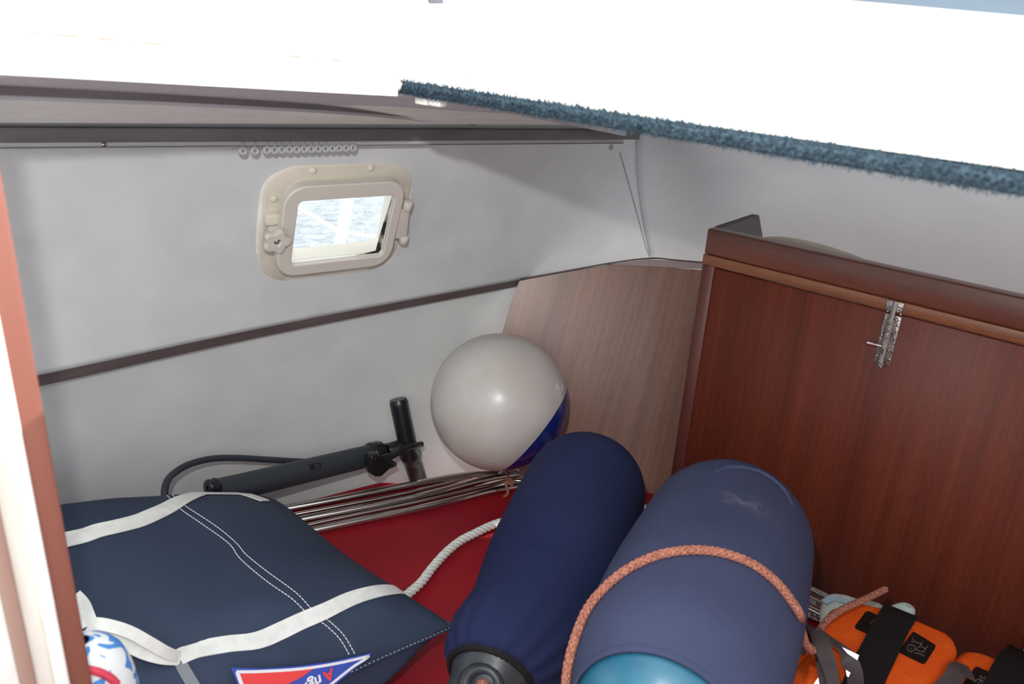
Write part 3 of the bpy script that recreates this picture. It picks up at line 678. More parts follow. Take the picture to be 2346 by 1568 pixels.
# ------------------------------------------------------------------ folded steel tube frame
tf = thing('folded_tube_frame', 'bundle of bent stainless tubes tied together on the red cushion', 'tube frame', P(1000, 1130, 2, 0))
tb = {'a': [(560, 1183), (640, 1169), (760, 1147), (900, 1120), (1000, 1101), (1080, 1089), (1140, 1086), (1210, 1080)],
      'b': [(590, 1212), (690, 1191), (800, 1170), (920, 1147), (1010, 1126), (1090, 1105), (1150, 1093), (1215, 1088)],
      'c': [(620, 1236), (735, 1212), (850, 1188), (950, 1168), (1050, 1145), (1120, 1127), (1190, 1115), (1240, 1108)],
      'd': [(640, 1186), (800, 1156), (920, 1133), (1010, 1112), (1080, 1094), (1150, 1084), (1210, 1081)],
      'e': [(640, 1219), (735, 1197), (850, 1173), (950, 1153), (1050, 1130), (1120, 1113), (1190, 1102)]}
for k, (key, pts) in enumerate(tb.items()):
    z = {'a': .0105, 'b': .0105, 'c': .0105, 'd': .006, 'e': .006}[key]; r = .0078 if key in 'abc' else .0042
    if key in 'de': z = .007
    pp = [P(x, y, 2, max(z, r + .001)) for x, y in pts]
    xo = {'a': 1.222, 'b': 1.196, 'c': 1.170, 'd': 1.21, 'e': 1.183}[key]
    e_ = pp[-1]
    pp += [V((xo - .028, .865 - .012 * k, pp[-1].z)), V((xo - .006, .81 - .012 * k, pp[-1].z)), V((xo, .72, pp[-1].z)), V((xo, .55, pp[-1].z)), V((xo, .40, pp[-1].z)), V((xo + .003, .28, pp[-1].z))]
    tube('tube', cr(pp, 8), r, steel, tf, 18)
# lashing and shackle pin
c0 = P(1160, 1103, 2, .03)
lz = [P(x, y, 2, z) for x, y, z in [(1158, 1080, .030), (1163, 1090, .034), (1164, 1100, .036), (1160, 1108, .036), (1162, 1120, .030), (1163, 1132, .02), (1155, 1138, .008)]]
l1 = rope_mesh('lashing', cr(lz, 6), .0032, ropeo, tf, strands=3, pitch=.012, step=.0012); l1['label'] = 'faded orange lashing cord'
lz = [P(x, y, 2, z) for x, y, z in [(1160, 1100, .036), (1168, 1099, .037), (1174, 1106, .036), (1173, 1113, .034), (1168, 1108, .037), (1160, 1103, .038)]]
rope_mesh('lashing', cr(lz, 6), .0030, ropeo, tf, strands=3, pitch=.012, step=.0012)
tube('fastening_pin', cr([P(1142, 1083, 2, .030), P(1150, 1081, 2, .032), P(1154, 1077, 2, .036), P(1185, 1076, 2, .036), P(1189, 1079, 2, .034), P(1196, 1078, 2, .032)], 5), .0015, chrome, tf, 8)
tube('pin_collar', [P(1143, 1084, 2, .029), P(1148, 1083, 2, .029), P(1154, 1083, 2, .029)], .003, chrome, tf, 10)

# ------------------------------------------------------------------ round fender
bt = 1.55; bc = D(1144, 921, bt); br = 160 / F * (fwd.dot(bc - CAM)) * .985
bf = thing('round_fender', 'round off-white inflatable fender with a blue end resting against the hull', 'fender', bc)
ba = (right * .775 - upv * .634 + fwd * .10).normalized()
pr = lambda a0, a1, n: [(-br * math.cos(math.radians(a0 + (a1 - a0) * i / n)), br * math.sin(math.radians(a0 + (a1 - a0) * i / n))) for i in range(n + 1)]
cut = 180 - math.degrees(math.acos(.615))
lathe('ball', bc, ba, pr(.5, cut, 48), whitef, bf, 72)
pb_ = [(s, r) for s, r in pr(cut, 172, 24)] + [(br * 1.0, br * .16), (br * 1.06, br * .15), (br * 1.10, br * .10), (br * 1.11, .002)]
lathe('blue_end', bc, ba, pb_, bluef, bf, 72)
lathe('seam', bc, ba, [(-br * math.cos(math.radians(a)), br * math.sin(math.radians(a)) * q) for a, q in ((cut - .5, 1.0005), (cut - .3, 1.003), (cut + .3, 1.003), (cut + .6, 1.0005))], bluef, bf, 72)
bvb = bvh_of(*[c for c in bf.children])
def text_mesh(name, txt, size, o, ux, uy, m, parent, bv=None, ext=.0004, font_bold=False, shear=0):
    c = bpy.data.curves.new('t', 'FONT'); c.body = txt; c.size = size; c.extrude = ext; c.shear = shear
    if font_bold: c.offset = size * .025
    to = bpy.data.objects.new('t', c); COL.objects.link(to); bpy.context.view_layer.update()
    me = bpy.data.meshes.new_from_object(to.evaluated_get(bpy.context.evaluated_depsgraph_get())); bpy.data.objects.remove(to)
    nn = ux.cross(uy)
    vs = [o + ux * v.co.x + uy * v.co.y + nn * v.co.z for v in me.vertices]; fs = [tuple(p.vertices) for p in me.polygons]
    bpy.data.meshes.remove(me); return mobj(name, vs, fs, m, parent)
h = hit(bvb, 1272, 890)
if h:
    q0, qn = h; ux = (right - qn * right.dot(qn)).normalized(); uy = qn.cross(ux)
    text_mesh('embossed_mark', 'A-1', .017, q0 + qn * .0008, ux, uy, mat('pale_grey_mark', (214, 212, 208), .5), bf)

# ------------------------------------------------------------------ hand pump
hp = thing('hand_pump', 'black hand pump with a T handle leaning on the hull side', 'pump', P(700, 1080, 1, 1.12))
def HL(x, y, yy): return P(x, y, 1, yy)
ya = 1.125
b0 = HL(488, 1130, 1.12); b1 = HL(866, 1040, ya)
tube('barrel', [b0, b0.lerp(b1, .5), b1], .0225, darkp, hp, 32)
ax_ = (b1 - b0).normalized()
lathe('barrel_collar', b1, ax_, [(-.022, .0228), (-.022, .0255), (-.016, .0265), (.004, .0265), (.008, .023), (.010, .019), (.040, .0165), (.048, .014)], blackp, hp, 12)
# handle
h0 = HL(912, 915, 1.135); h1 = HL(932, 1018, 1.10); h2 = HL(962, 1112, 1.125)
hc_ = HL(934, 1020, 1.105)
def hr(t):
    d = abs(t - .52); return .0150 if d > .22 else .0150 + .004 * (1 - d / .22)
hpth = resample([h0, hc_, h2], .004)
def hr2(t):
    r = .0195
    if t < .03: r = .0170 + .0025 * (t / .03)
    d = abs(t - .54)
    if d < .12: r += .005 * (1 - d / .12) ** 2
    return r
tube('handle', hpth, hr2, blackp, hp, 24)
tube('handle_socket', [b1 + ax_ * .02, hc_.lerp(b1, .2), hc_ + ax_ * .012], lambda t: .0165 - .001 * t, blackp, hp, 20)
# hose end lying over the collar
hz = [HL(862, 1052, 1.085), HL(893, 1047, 1.083), HL(920, 1032, 1.080), HL(945, 1023, 1.082), HL(966, 1018, 1.085)]
tube('hose_tip', cr(hz, 6), lambda t: .0072 if t < .85 else .0062, blackp, hp, 12)
# valve lever
lv = [(852, 1045), (870, 1041), (888, 1050), (898, 1060), (912, 1062), (910, 1070), (893, 1076), (882, 1086), (874, 1093), (862, 1094), (852, 1088), (848, 1070)]
prism('valve_lever', [HL(x, y, 1.075) for x, y in lv], (0, -1, 0), .02, blackp, hp, .003, 2)
for x, y in ((854, 1050), (868, 1043)):
    c = HL(x, y, 1.075); lathe('valve_nozzle', c, (0, -1, .3), [(-.004, .0045), (.006, .0045), (.006, .003), (.001, .0028)], blackp, hp, 16)
c = b0.lerp(b1, .66); nn_ = (CAM - c); nn_ = (nn_ - ax_ * nn_.dot(ax_)).normalized(); sd_ = ax_.cross(nn_)
c = PL(722, 1069, c + nn_ * .021, nn_)
box('barrel_patch', c + nn_ * .0006, (ax_, sd_, nn_), (.012, .0055, .0012), blk, hp)
box('barrel_patch', c + nn_ * .0012 + ax_ * .002, (ax_, sd_, nn_), (.005, .004, .0012), darkp, hp)
hs = [HL(760, 1056, 1.15), HL(700, 1058, 1.165), HL(620, 1054, 1.178), HL(550, 1050, 1.182), HL(490, 1051, 1.18), HL(440, 1062, 1.17), HL(405, 1080, 1.16), HL(383, 1103, 1.14), HL(378, 1140, 1.12), HL(400, 1180, 1.10)]
tube('hose', cr(hs, 8), .0058, darkp, hp, 14)
c = HL(488, 1116, 1.09); lathe('barrel_base', c - ax_ * .01, ax_, [(0, .004), (0, .013), (.004, .0145), (.008, .012), (.012, .0145), (.018, .0135), (.019, .003)], blackp, hp, 20)

# ------------------------------------------------------------------ navy bag
bag = thing('navy_bag', 'large navy canvas bag with white webbing straps lying at the lower left', 'bag', (.4, .85, 0))
FR = V((.640, .640)); BR = V((.630, 1.09)); BL = V((-.30, 1.19)); FL_ = V((-.25, .70)); ZEQ = .095; HT = .125
n_ = 72; tv_ = []; fs = []
def bagp(u, v, side):
    a = (u + 1) / 2; b = (v + 1) / 2
    q = (FL_.lerp(FR, a)).lerp(BL.lerp(BR, a), b)
    sx = 1 - .06 * (1 - abs(v)) ** 0 * 0
    hx_ = max(0, 1 - abs(u) ** 2.6); hy_ = max(0, 1 - abs(v) ** (2.8 if v < 0 else 3.6)); h_ = HT * (hx_ ** .62) * (hy_ ** .55)
    # pinch edges inward between the corners
    cx_ = (FL_ + FR + BL + BR) / 4
    q = V((q.x - .018 * (1 - abs(v) ** 2) * (u ** 3), q.y - .020 * (1 - abs(u) ** 2) * (v ** 3)))
    z = ZEQ + h_ * (1 if side > 0 else -.78)
    if side < 0:
        w_ = v + 1; q = V((q.x, q.y - .055 * math.sin(math.pi * min(1, w_ / .6)) * (1 - abs(u) ** 8)))
    if side > 0:
        z += .010 * noise.noise(V((q.x * 5 + 3, q.y * 5, 1.7))) * min(1, h_ / .05) + .0035 * noise.noise(V((q.x * 16, q.y * 9, 4.7))) * min(1, h_ / .04)
        z -= .004 * math.exp(-((q.y - .70 - .25 * (q.x - .35)) / .010) ** 2) * math.exp(-((q.x - .42) / .10) ** 2) + .004 * math.exp(-((q.y - .745 + .2 * (q.x - .3)) / .014) ** 2) * math.exp(-((q.x - .30) / .09) ** 2)
        # soft fold under the second strap
        w = (q.x * .35 + q.y) - .86; z -= .006 * math.exp(-(w / .018) ** 2)
        z += (.024 * math.exp(-((q.x - .42) / .16) ** 2 - ((q.y - .98) / .14) ** 2) + .085 * math.exp(-((q.x - .10) / .26) ** 2 - ((q.y - 1.12) / .22) ** 2)) * min(1, h_ / .04)
    return V((q.x, q.y, max(z, .004)))
vs = []
def cosp(i): return math.sin((i / n_ - .5) * math.pi)
for side in (1, -1):
    for i in range(n_ + 1):
        for j in range(n_ + 1): vs.append(bagp(cosp(i), cosp(j), side))
K = (n_ + 1) ** 2
for s_ in (0, 1):
    for i in range(n_):
        for j in range(n_):
            a = s_ * K + i * (n_ + 1) + j; f = (a, a + 1, a + n_ + 2, a + n_ + 1); fs.append(f if s_ else f[::-1])
bd = mobj('body', vs, fs, navyc, bag, True)
bm = bmesh.new(); bm.from_mesh(bd.data); bmesh.ops.remove_doubles(bm, verts=bm.verts, dist=.0002); bmesh.ops.recalc_face_normals(bm, faces=bm.faces); bm.to_mesh(bd.data); bm.free()
for p in bd.data.polygons: p.use_smooth = True
bvg = bvh_of(bd)
s1 = [(100, 1250), (156, 1238), (194, 1229), (226, 1218), (270, 1208), (316, 1196), (350, 1182), (384, 1166), (412, 1150), (443, 1137), (488, 1127), (530, 1130), (565, 1136), (596, 1146), (606, 1150)]
pp, nn = on(bvg, s1, 6)
ribbon('strap', pp, nn, .026, web, bag, thick=.0014)
s2 = [(409, 1509), (452, 1491), (520, 1478), (587, 1470), (642, 1447), (687, 1426), (746, 1401), (804, 1374), (859, 1358), (904, 1353), (930, 1360), (950, 1372), (965, 1384)]
pp, nn = on(bvg, s2, 6)
ribbon('strap', pp, nn, .022, web, bag, thick=.0014)
s3 = [(413, 1522), (423, 1540), (440, 1568), (452, 1590)]
pp, nn = on(bvg, s3, 5)
if len(pp) > 2: ribbon('strap', pp, nn, .013, mat('shaded_white_webbing', (128, 132, 136), .7), bag, thick=.0014)  # white strap running on, its shaded side painted in as grey
# raised loop handle
def raised(x, y, hgt):
    h = hit(bvg, x, y); return (h[0] + (CAM - h[0]).normalized() * hgt) if h else None
for pts in ([(409, 1508, .001), (380, 1497, .02), (340, 1474, .035), (300, 1452, .045), (260, 1438, .05), (222, 1431, .05), (200, 1436, .05)],
            [(409, 1513, .001), (370, 1510, .015), (325, 1497, .025), (280, 1474, .035), (245, 1457, .04), (215, 1444, .045), (200, 1436, .05)]):
    pp = [raised(*a) for a in pts]; pp = cr([p for p in pp if p], 6)
    ribbon('handle_loop', pp, [(CAM - p).normalized() + V((0, 0, .6)) + right * .4 for p in pp], .0135, web, bag, thick=.0016)
pp = cr([p for p in [raised(205, 1436, .05), raised(196, 1412, .05), raised(186, 1388, .045), raised(170, 1370, .04)] if p], 4)
ribbon('handle_loop', pp, [(CAM - p).normalized() for p in pp], .018, web, bag, thick=.0016)
# double stitching
st1 = [(370, 1114), (409, 1148), (429, 1164), (497, 1209), (542, 1247), (563, 1272), (610, 1310), (678, 1360), (718, 1401), (750, 1421), (786, 1455), (813, 1500)]
st2 = [(357, 1114), (391, 1145), (416, 1170), (465, 1204), (524, 1247), (551, 1283), (610, 1333), (669, 1374), (705, 1408), (741, 1430), (777, 1464), (802, 1505)]
def stitches(name, pts, ln=.0042, gap=.0052, r=.0008, m=thread):
    pp, nn = on(bvg, pts, 8); vs = []; fs = []
    q = resample(pp, gap)
    for a, b in zip(q, q[1:]):
        d = (b - a).normalized(); h = bvg.find_nearest(a); n0 = h[1]
        if n0.z < 0: n0 = -n0
        c = (a + b) / 2 + n0 * .0009; s = d.cross(n0).normalized(); k = len(vs)
        for i in (-1, 1):
            for j, kk in ((1, 0), (0, 1), (-1, 0), (0, -1)): vs.append(c + d * i * ln / 2 * (1 if j else .8) + s * j * r + n0 * kk * r * .9)
        for e in range(4): fs.append((k + e, k + (e + 1) % 4, k + 4 + (e + 1) % 4, k + 4 + e))
        fs += [(k, k + 1, k + 2, k + 3), (k + 7, k + 6, k + 5, k + 4)]
    o = mobj(name, vs, fs, m, bag); o['kind'] = 'stuff'; return o
stitches('stitching', st1); stitches('stitching', st2)
# side seam along the front edge
q = []
for i in range(40):
    u = .2 + .8 * i / 39; q.append(bagp(min(u, .999), -.999, 1) + V((.0, -.0015, .0012)))
tube('side_seam', q, .0014, navyc, bag, 8)
vs = []
sq = resample(q[16:], .0065)
for a, b in zip(sq, sq[1:]): pass
vs2, fs2 = [], []
for a, b in zip(sq, sq[1:]): tube_data([a + V((0, -.001, .0035)), a.lerp(b, .45) + V((0, -.001, .0035))], .00045, 5, vs2, fs2)
so_ = mobj('stitching', vs2, fs2, thread, bag); so_['kind'] = 'stuff'
# pennant
pen = None
def penp(x, y, lift=.004):
    h = hit(bvg, x, y)
    return (h[0] + h[1] * lift) if h else None
pc = [penp(532, 1532), penp(849, 1499), penp(700, 1590), penp(580, 1600)]
if not all(pc): print('PENNANT miss', pc)
pA, pB = penp(532, 1532), penp(849, 1499)
pm = hit(bvg, 690, 1560); pn_ = pm[1]
po = pm[0] + pn_ * .006
if (pA - po).dot(pn_) > 0: pass
def pp_(x, y, l=0): return PL(x, y, po + pn_ * l, pn_)
# the cloth pennant: curved upper edge
outl = [(529, 1531), (600, 1533), (680, 1528), (760, 1517), (852, 1497), (842, 1511), (817, 1530), (791, 1551), (764, 1573), (735, 1597), (690, 1630), (600, 1650), (575, 1640)]
pe = prism('pennant', [pp_(x, y) for x, y in outl], pn_, .0015, penb, bag); pe['label'] = 'blue and red pennant with a white border'
bord = [(541, 1540), (600, 1539), (690, 1533), (770, 1521), (845, 1504)]
def strip_px(name, pts, w, m, par, l): 
    a = [pp_(x, y, l) for x, y in pts]; a = cr(a, 4); return ribbon(name, a, [pn_] * len(a), w, m, par, thick=.0005, lift=0)
strip_px('white_border', bord, .0035, penw, pe, .0004)
strip_px('white_border', [(846, 1503), (835, 1512), (812, 1526), (786, 1546), (760, 1567), (730, 1590)], .0035, penw, pe, .0004)
strip_px('white_border', [(543, 1540), (552, 1565), (566, 1600)], .0042, penw, pe, .0004)
prism('red_field', [pp_(x, y, .0006) for x, y in [(549, 1545), (600, 1543), (680, 1537), (724, 1529), (690, 1553), (658, 1569), (610, 1595), (572, 1605)]], pn_, .0006, penr, pe)
bx = (pp_(700, 1584, 0) - pp_(764, 1547, 0)).normalized(); by = pn_.cross(bx)
o1 = pp_(761, 1531, .0010)
def letter(t, ox, m, s): return text_mesh('letter', t, s, o1 + bx * ox, bx, by, m, pe, font_bold=True, ext=.0003)
letter('A', 0, penr, .020); letter('ngl', .0168, penw, .020)

# ------------------------------------------------------------------ long fenders with cloth socks
def sockfender(name, label, top, bot, R, prof, m, f_ripple=0):
    pass
# fender 2 (darker, centre)
f2t = D(1338, 1128, 1.33); f2b = P(1206, 1478, 2, .13)
a2 = (f2b - f2t).normalized(); L2 = (f2b - f2t).length; R2 = .100
f2 = thing('sock_covered_fender', 'slimmer dark navy knit-covered fender in the middle, with a black end', 'fender', f2t.lerp(f2b, .5))
prof = []
for i in range(13):
    a = math.radians(2 + 88 * i / 12); prof.append((-R2 * .95 * math.cos(a) + .0, R2 * math.sin(a) ** .9))
prof = [(s, r) for s, r in prof]
ln = L2
for i in range(1, 21):
    t = i / 20; prof.append((ln * t, R2 * (1 + .045 * math.sin(math.pi * t) - .10 * max(0, t - .55) / .45)))
for s, k in ((.016, .89), (.034, .83), (.050, .76), (.062, .67), (.070, .58)): prof.append((ln + s, R2 * k))
SH = -right * .024 + upv * .016
def sh(s): return SH * max(0, min(1, (s - ln * .86) / (ln * .14 + .07)))
def df2(p, s, th, r, a, u, w):
    g = max(0, (s - ln * .85) / (ln * .15)); f = 1 + .012 * g * math.sin(th * 18) + .012 * noise.noise(p * 9)
    c = f2t + a * s; q = c + (p - c) * f
    q += sh(s)
    return q
sk = lathe('sock', f2t, a2, prof, sock2, f2, 96, deform=df2); sk.modifiers.new('t', 'SOLIDIFY').thickness = .0025
ed = lathe('sock_hem', f2t, a2, [(ln + .069, R2 * .59), (ln + .075, R2 * .575), (ln + .075, R2 * .54), (ln + .066, R2 * .53)], blackw, f2, 96, deform=lambda p, s, th, r, a, u, w: p + sh(s) + (p - (f2t + a * s)) * .02 * math.sin(th * 44))
endp = [(ln + .045, R2 * .70), (ln + .066, R2 * .55), (ln + .078, R2 * .49), (ln + .088, R2 * .43), (ln + .100, R2 * .40), (ln + .120, R2 * .38), (ln + .134, R2 * .32), (ln + .140, R2 * .2), (ln + .140, .001)]
def dend(p, s, th, r, a, u, w):
    k = max(0, min(1, (s - ln - .07) / .04)); c = f2t + a * s; d = p - c; cu = d.dot(u); cw_ = d.dot(w)
    return c + u * cu * (1 - .30 * k) + w * cw_ * (1 + .10 * k) + sh(s) * (1 + .25 * k)
be = lathe('rubber_end', f2t, a2, endp, rub, f2, 64, deform=dend, up=upv); be['label'] = 'black moulded end with a rope eye'
# eye rim and hole on the moulded end
ec = f2t + a2 * (ln + .098) + sh(ln + .1) * 1.2; en = (CAM - ec); en = (en - a2 * en.dot(a2) * .55).normalized()
ec2 = ec + en * R2 * .28
lathe('rope_eye', ec2, en, [(-.012, .030), (.0, .030), (.008, .026), (.011, .021), (.009, .016), (.002, .0135), (-.012, .0125), (-.012, .001)], rub, f2, 32)
rp = [ec2 + en * z + up_ for z, up_ in [(-.010, V((0, 0, 0))), (.008, V((0, 0, .001))), (.020, -upv * .012), (.022, -upv * .035 - right * .012), (.018, -upv * .08 - right * .03)]]
tag(rope_mesh('eye_rope', cr(rp, 8), .0068, ropeo, strands=4, pitch=.03, braid=True, step=.0016), 'short faded orange rope tied in the black fender eye', 'rope')

# fender 3 (wider, faded)
f3t = D(1660, 1250, 1.12); f3b = D(1538, 1575, .87)
a3 = (f3b - f3t).normalized(); L3 = (f3b - f3t).length; R3_ = .112
f3 = thing('sock_covered_fender', 'wider faded navy fender with a teal end, an orange rope arching across it', 'fender', f3t.lerp(f3b, .5))
prof = []
for i in range(15):
    a = math.radians(2 + 88 * i / 14); prof.append((-R3_ * 1.12 * math.cos(a), R3_ * math.sin(a) ** 1.0))
for i in range(1, 15):
    t = i / 14; prof.append((L3 * t, R3_ * (1 + .03 * math.sin(math.pi * t) - .06 * t * t)))
for s, k in ((.02, .90), (.04, .84), (.055, .78), (.062, .745)): prof.append((L3 + s, R3_ * k))
def df3(p, s, th, r, a, u, w):
    c = f3t + a * s; q = c + (p - c) * (1 + .014 * noise.noise(p * 7 + V((5, 0, 0))))
    return q
sk3 = lathe('sock', f3t, a3, prof, sock3, f3, 96, deform=df3); sk3.modifiers.new('t', 'SOLIDIFY').thickness = .0025
hm3 = lathe('sock_hem', f3t, a3, [(L3 + .058, R3_ * .765), (L3 + .066, R3_ * .75), (L3 + .066, R3_ * .725), (L3 + .056, R3_ * .72)], sock3, f3, 96)
lathe('teal_end', f3t, a3, [(L3 * .9, R3_ * .9), (L3 + .03, R3_ * .83), (L3 + .06, R3_ * .72), (L3 + .082, R3_ * .58), (L3 + .096, R3_ * .40), (L3 + .102, R3_ * .25), (L3 + .12, R3_ * .2), (L3 + .13, R3_ * .1), (L3 + .13, .001)], teal, f3, 64,
      deform=lambda p, s, th, r, a, u, w: p + (p - (f3t + a * s)) * .02 * noise.noise(p * 30))
bv3 = bvh_of(sk3)
N = sock3.node_tree.nodes; L = sock3.node_tree.links; B_ = N['Principled BSDF']; src = B_.inputs['Base Color'].links[0].from_socket
tc = N.new('ShaderNodeTexCoord'); mp = N.new('ShaderNodeMapping'); hs_ = hit(bv3, 1705, 1150)[0]
al = (hit(bv3, 1800, 1200)[0] - hit(bv3, 1610, 1140)[0]).normalized(); rq = al.rotation_difference(V((1, 0, 0)))
mp.vector_type = 'POINT'; mp.inputs['Rotation'].default_value = rq.to_euler(); sc_ = V((1 / .085, 1 / .030, 1 / .030)); mp.inputs['Scale'].default_value = sc_
# mapping applies scale, rotation, location: rotate first with a separate node
mr = N.new('ShaderNodeMapping'); mr.inputs['Location'].default_value = -(rq @ hs_); mr.inputs['Rotation'].default_value = rq.to_euler(); mp.inputs['Rotation'].default_value = (0, 0, 0)
L.new(tc.outputs['Object'], mr.inputs[0]); L.new(mr.outputs[0], mp.inputs[0]); gr = N.new('ShaderNodeTexGradient'); gr.gradient_type = 'QUADRATIC_SPHERE'; L.new(mp.outputs[0], gr.inputs[0])
nn = N.new('ShaderNodeTexNoise'); nn.inputs['Scale'].default_value = 60; nn.inputs['Detail'].default_value = 6; L.new(tc.outputs['Object'], nn.inputs[0])
rp_ = N.new('ShaderNodeValToRGB'); rp_.color_ramp.elements[0].position = .42; rp_.color_ramp.elements[1].position = .72; L.new(nn.outputs[0], rp_.inputs[0]); rp_.color_ramp.elements[1].color = (.42, .42, .42, 1)
mu = N.new('ShaderNodeMath'); mu.operation = 'MULTIPLY'; L.new(gr.outputs[0], mu.inputs[0]); L.new(rp_.outputs[0], mu.inputs[1])
mx = N.new('ShaderNodeMix'); mx.data_type = 'RGBA'; L.new(mu.outputs[0], mx.inputs[0]); L.new(src, mx.inputs[6]); mx.inputs[7].default_value = lin((176, 172, 178)); L.new(mx.outputs[2], B_.inputs['Base Color'])
# closure flap at the top of the sock
fl_ = [(1640, 1083), (1665, 1073), (1700, 1072), (1740, 1082), (1775, 1103), (1800, 1130), (1815, 1160)]
pp, nn = on(bv3, fl_, 5)
if len(pp) > 4: tube('sock_closure', [p + n * .0004 for p, n in zip(pp, nn)], .0028, sock3, f3, 8)

# orange rope over fender 3 and on to the life jackets
rpx = [(1308, 1560), (1318, 1500), (1345, 1420), (1380, 1368), (1430, 1322), (1490, 1289), (1550, 1273), (1610, 1270), (1665, 1279), (1720, 1301), (1765, 1334), (1800, 1375), (1822, 1410)]
pp, nn = on(bv3, rpx, 8)
rr_ = [p + n * .0048 for p, n in zip(pp, nn)]
first = rr_[0] if rr_ else None
pre = [V(first) + V((-.02, -.03, -.03))] if False else []
post_ = [D(1832, 1428, .99), D(1838, 1450, 1.0), D(1846, 1476, 1.02), D(1862, 1492, 1.04)]
pre = [rr_[0] - upv * .05 - right * .002, rr_[0] - upv * .022 - right * .0015]
ro = cr(pre + rr_[::6] + post_, 8)
rope_a = rope_mesh('orange_rope', ro, .0046, ropeo, strands=4, pitch=.026, braid=True, step=.0018)
tag(rope_a, 'long faded orange rope arching over the wide fender', 'rope')
# dark flecks of the braid
fr_ = resample(ro, .004); vs = []; fs = []
for i, (t, u, w) in enumerate(frames(fr_)):
    if i % 4: continue
# tail end of a rope above the life jacket
tl = [P(x, y, 2, z) for x, y, z in [(1868, 1462, .125), (1880, 1440, .145), (1900, 1418, .16), (1930, 1397, .168), (1955, 1385, .17), (1985, 1372, .17), (2010, 1360, .17), (2030, 1350, .168)]]
tag(rope_mesh('rope_tail', cr(tl, 8), .0044, ropeo, strands=4, pitch=.032, braid=True, step=.0016), 'frayed free end of orange rope lying over the life jacket', 'rope')

# white twisted rope
wr = [P(x, y, 2, .013) for x, y in [(900, 1392), (935, 1362), (965, 1335), (992, 1300), (1022, 1267), (1055, 1240), (1090, 1222), (1125, 1205), (1165, 1192)]]
tag(rope_mesh('white_rope', cr(wr, 8), .0082, ropew, strands=3, pitch=.030, step=.0018, rs=.0042), 'thick white twisted rope between the navy bag and the middle fender', 'rope')

# ------------------------------------------------------------------ life jackets
def foam(name, lo, hi, par, bev=.022):
    o = abox(name, lo, hi, oran, par, bev, 5)
    return o
ZJ = .14
lj = thing('foam_life_jacket', 'orange foam life jacket with a wide black strap, beside the wide fender', 'life jacket', P(2020, 1480, 2, .02))
q1 = P(1905, 1395, 2, ZJ); q2 = P(2195, 1480, 2, ZJ)
def jprism(name, px, z, depth, par, m=oran, bev=.014, seg=4): return prism(name, [P(x, y, 2, z) for x, y in px][::-1], (0, 0, 1), depth, m, par, bev, seg)
jprism('foam_block', [(1884, 1412), (1905, 1388), (1935, 1378), (1975, 1376), (2040, 1390), (2110, 1418), (2170, 1444), (2193, 1462), (2198, 1484), (2185, 1515), (2150, 1570), (2100, 1660), (1800, 1540), (1850, 1470)], ZJ, .11, lj)
# side roll
c1 = P(1842, 1502, 2, .11); c2 = P(1740, 1640, 2, .10)
tube('foam_roll', cr([c1 + (c1 - c2).normalized() * .012, c1, c1.lerp(c2, .5), c2], 6), lambda t: .034 if t > .12 else .034 * math.sqrt(max(.05, 1 - (1 - t / .12) ** 2)), oran, lj, 28)
# recessed black labels with line drawings
def jq(name, px, z, m, par, dep=.002): return prism(name, [P(x, y, 2, z) for x, y in px][::-1], (0, 0, 1), dep, m, par)
def rpoly(px, r=8, n=5):
    out = []; k = len(px)
    for i in range(k):
        p = V((*px[i], 0)); a = (V((*px[i - 1], 0)) - p).normalized(); b = (V((*px[(i + 1) % k], 0)) - p).normalized()
        for j in range(n + 1):
            t = j / n; q0 = p + a * r; q1 = p + b * r; q = q0 * (1 - t) ** 2 + p * 2 * t * (1 - t) + q1 * t * t; out.append((q.x, q.y))
    return out
l1 = jq('label_patch', rpoly([(1986, 1399), (2056, 1430), (2022, 1468), (1956, 1438)]), ZJ + .0012, blk, lj)
l2 = jq('label_patch', rpoly([(2092, 1446), (2146, 1480), (2118, 1523), (2058, 1494)]), ZJ + .0012, blk, lj)
def sketch(lines, par, z):
    for ln_ in lines:
        pts = [P(x, y, 2, z) for x, y in ln_]; tube('line_drawing', cr(pts, 3), .00026, line, par, 5)
sketch([[(1994, 1430), (2000, 1422), (2006, 1424), (2000, 1436)], [(1998, 1437), (2004, 1428), (2008, 1424)]], l1, ZJ + .0018)
sketch([[(2090, 1461), (2093, 1470), (2088, 1471)], [(2080, 1482), (2083, 1478), (2094, 1480), (2096, 1488), (2088, 1494), (2080, 1490), (2079, 1484)], [(2094, 1470), (2105, 1474), (2112, 1478)], [(2098, 1488), (2108, 1482), (2118, 1486), (2116, 1494), (2106, 1492), (2098, 1488)], [(2108, 1480), (2113, 1471)], [(2118, 1490), (2126, 1481)], [(2086, 1486), (2088, 1490)], [(2096, 1496), (2108, 1499), (2118, 1504)]], l2, ZJ + .0018)
# wide black strap across
stp = [(2066, 1404, .10), (2064, 1403, ZJ - .010), (2060, 1407, ZJ + .003), (2040, 1440, ZJ + .004), (2010, 1500, ZJ + .004), (1985, 1550, ZJ + .004), (1955, 1620, ZJ + .004)]
pp = cr([P(x, y, 2, z) for x, y, z in stp], 5)
ribbon('wide_strap', pp, [V((0, 0, 1))] * len(pp), .044, blackw, lj, thick=.002)
# reflective patches
tt = (P(1910, 1520, 2, ZJ + .012) - CAM).length
for px, tt in (([(1930, 1484), (1968, 1502), (1964, 1513), (1942, 1498)], tt), ([(1893, 1526), (1866, 1566), (1850, 1600), (1912, 1600), (1906, 1560)], tt * .955), ([(1938, 1536), (1948, 1542), (1944, 1552), (1940, 1549)], tt * .97)):
    prism('reflective_tape', [D(x, y, tt) for x, y in px], -ray(1910, 1530), .0012, refl, lj)
